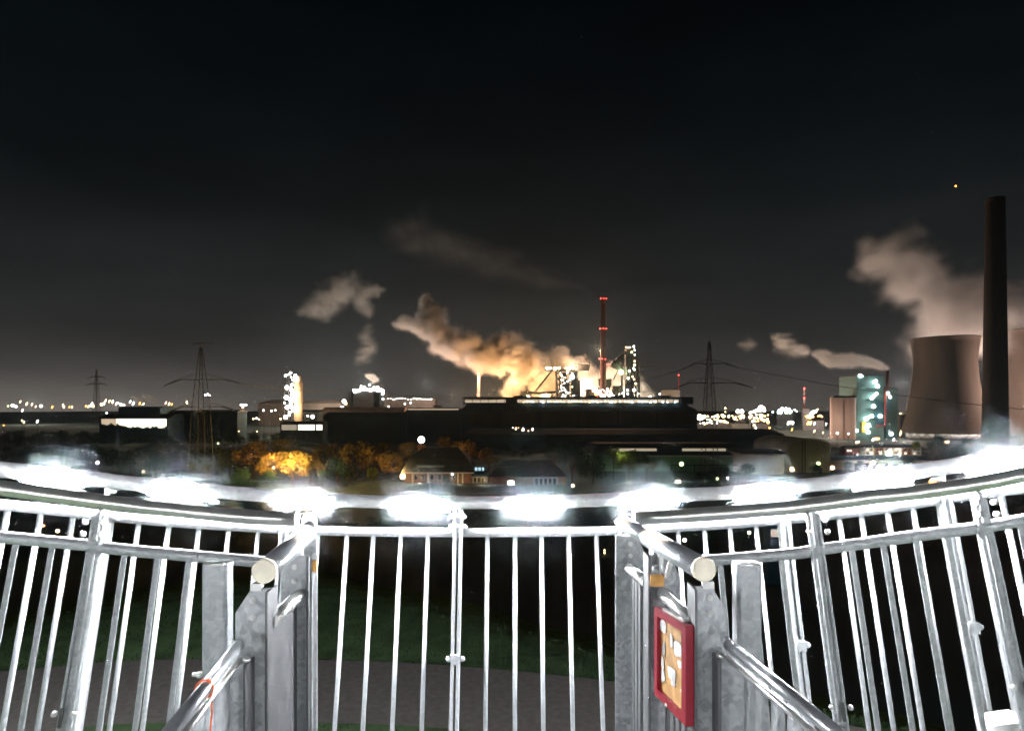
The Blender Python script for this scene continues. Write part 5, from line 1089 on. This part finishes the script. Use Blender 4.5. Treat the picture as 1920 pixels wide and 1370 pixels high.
# point lamps added round the works to light the steam
OR = (1, .43, .12)
for px_, py_, Y_, W_, c_ in ((985, 745, SR + 20, 3.2e6, OR), (925, 735, SR + 30, 3.8e6, OR), (850, 745, SR + 60, 3e6, (1, .58, .36)), (800, 720, SR + 160, 2.6e6, (1, .72, .58)), (1022, 742, SR + 40, 2e6, (1, .6, .25)), (910, 735, SR + 60, 1.6e6, (1, .55, .25)), (1100, 738, SR + 30, 2.5e6, (1, .75, .5)), (1165, 698, SR - 25, 6e5, (.9, 1, .5)), (1185, 742, SR, 3e6, (1, .85, .6)), 
        (690, 725, 1400, 5e6, (1, .80, .62)), (610, 775, 1380, 4e6, (1, .85, .68)), (1650, 790, 1040, 5e6, (1, .74, .6)), (1856, 790, 985, 7e6, (1, .72, .6)), (1690, 720, 1060, 3.8e6, (1, .74, .62)), (2000, 740, 800, 4e6, (1, .74, .62)), (1700, 812, 800, 1.5e5, (1, .7, .5)), (1570, 790, 810, 2.5e5, (1, .75, .6)), (1500, 780, 890, 8e5, (1, .75, .6)), (1400, 780, 1100, 1e6, (1, .7, .4)), (60, 755, 1600, 2e6, (1, .85, .65)), (220, 755, 1500, 1.5e6, (1, .85, .65))):
    plight('works_fill', px_, py_, Y_, W_ * WORKS, c_, 3)
# ------------------------------------------------------------ air
hm = bpy.data.materials.new('night_haze'); hm.use_nodes = True; hm.cycles.volume_sampling = 'EQUIANGULAR'; t_ = hm.node_tree; t_.nodes.clear()
o_ = t_.nodes.new('ShaderNodeOutputMaterial'); v_ = t_.nodes.new('ShaderNodeVolumePrincipled')
v_.inputs['Color'].default_value = (.62, .84, 1, 1); v_.inputs['Density'].default_value = HAZE; v_.inputs['Anisotropy'].default_value = HG
v_.inputs['Density Attribute'].default_value = ''; t_.links.new(v_.outputs[0], o_.inputs['Volume'])
if HAZE: MB().b2((-3800, -20, -2), (3800, 3300, 420)).build('haze', hm, kind='stuff')

# thin vapour added round the lamp rail to stand in for lens bloom
def bloom_vapour(ro, ri, dens, lbl, nm):
    mm = bpy.data.materials.new(nm); mm.use_nodes = True; mm.cycles.volume_sampling = 'EQUIANGULAR'; t_ = mm.node_tree; t_.nodes.clear()
    o_ = t_.nodes.new('ShaderNodeOutputMaterial'); v_ = t_.nodes.new('ShaderNodeVolumePrincipled')
    v_.inputs['Color'].default_value = (.84, .92, 1, 1); v_.inputs['Density'].default_value = dens * BLOOM; v_.inputs['Anisotropy'].default_value = .3
    v_.inputs['Density Attribute'].default_value = ''; t_.links.new(v_.outputs[0], o_.inputs['Volume'])
    xs_ = np.linspace(-130, 2070, 160); rs_ = []
    for x in xs_:
        dm = min(max(abs(x - l[0]) - 42, 0) for l in leds[1:-1]); q = math.exp(-(dm / 34) ** 2); rs_.append(ri + (ro - ri) * q)
    rs_[0] = rs_[-1] = .004
    MB().tube([P(x, catmull(LEDC, x) + 2, Y1(x)) for x in xs_], rs_, 18).build('bloom_vapour', mm, kind='stuff', label=lbl, cat='bloom_vapour')
if BLOOM:
    bloom_vapour(.24, .17, .2, 'added thin vapour standing in for lens bloom round the lamp rail', 'lamp_bloom')
    bloom_vapour(.13, .06, .75, 'denser added vapour for lens bloom close round the strip lights', 'lamp_bloom_inner')
    bloom_vapour(.068, .034, 4, 'brightest core of the added lens bloom hugging the strip lights', 'lamp_bloom_core')
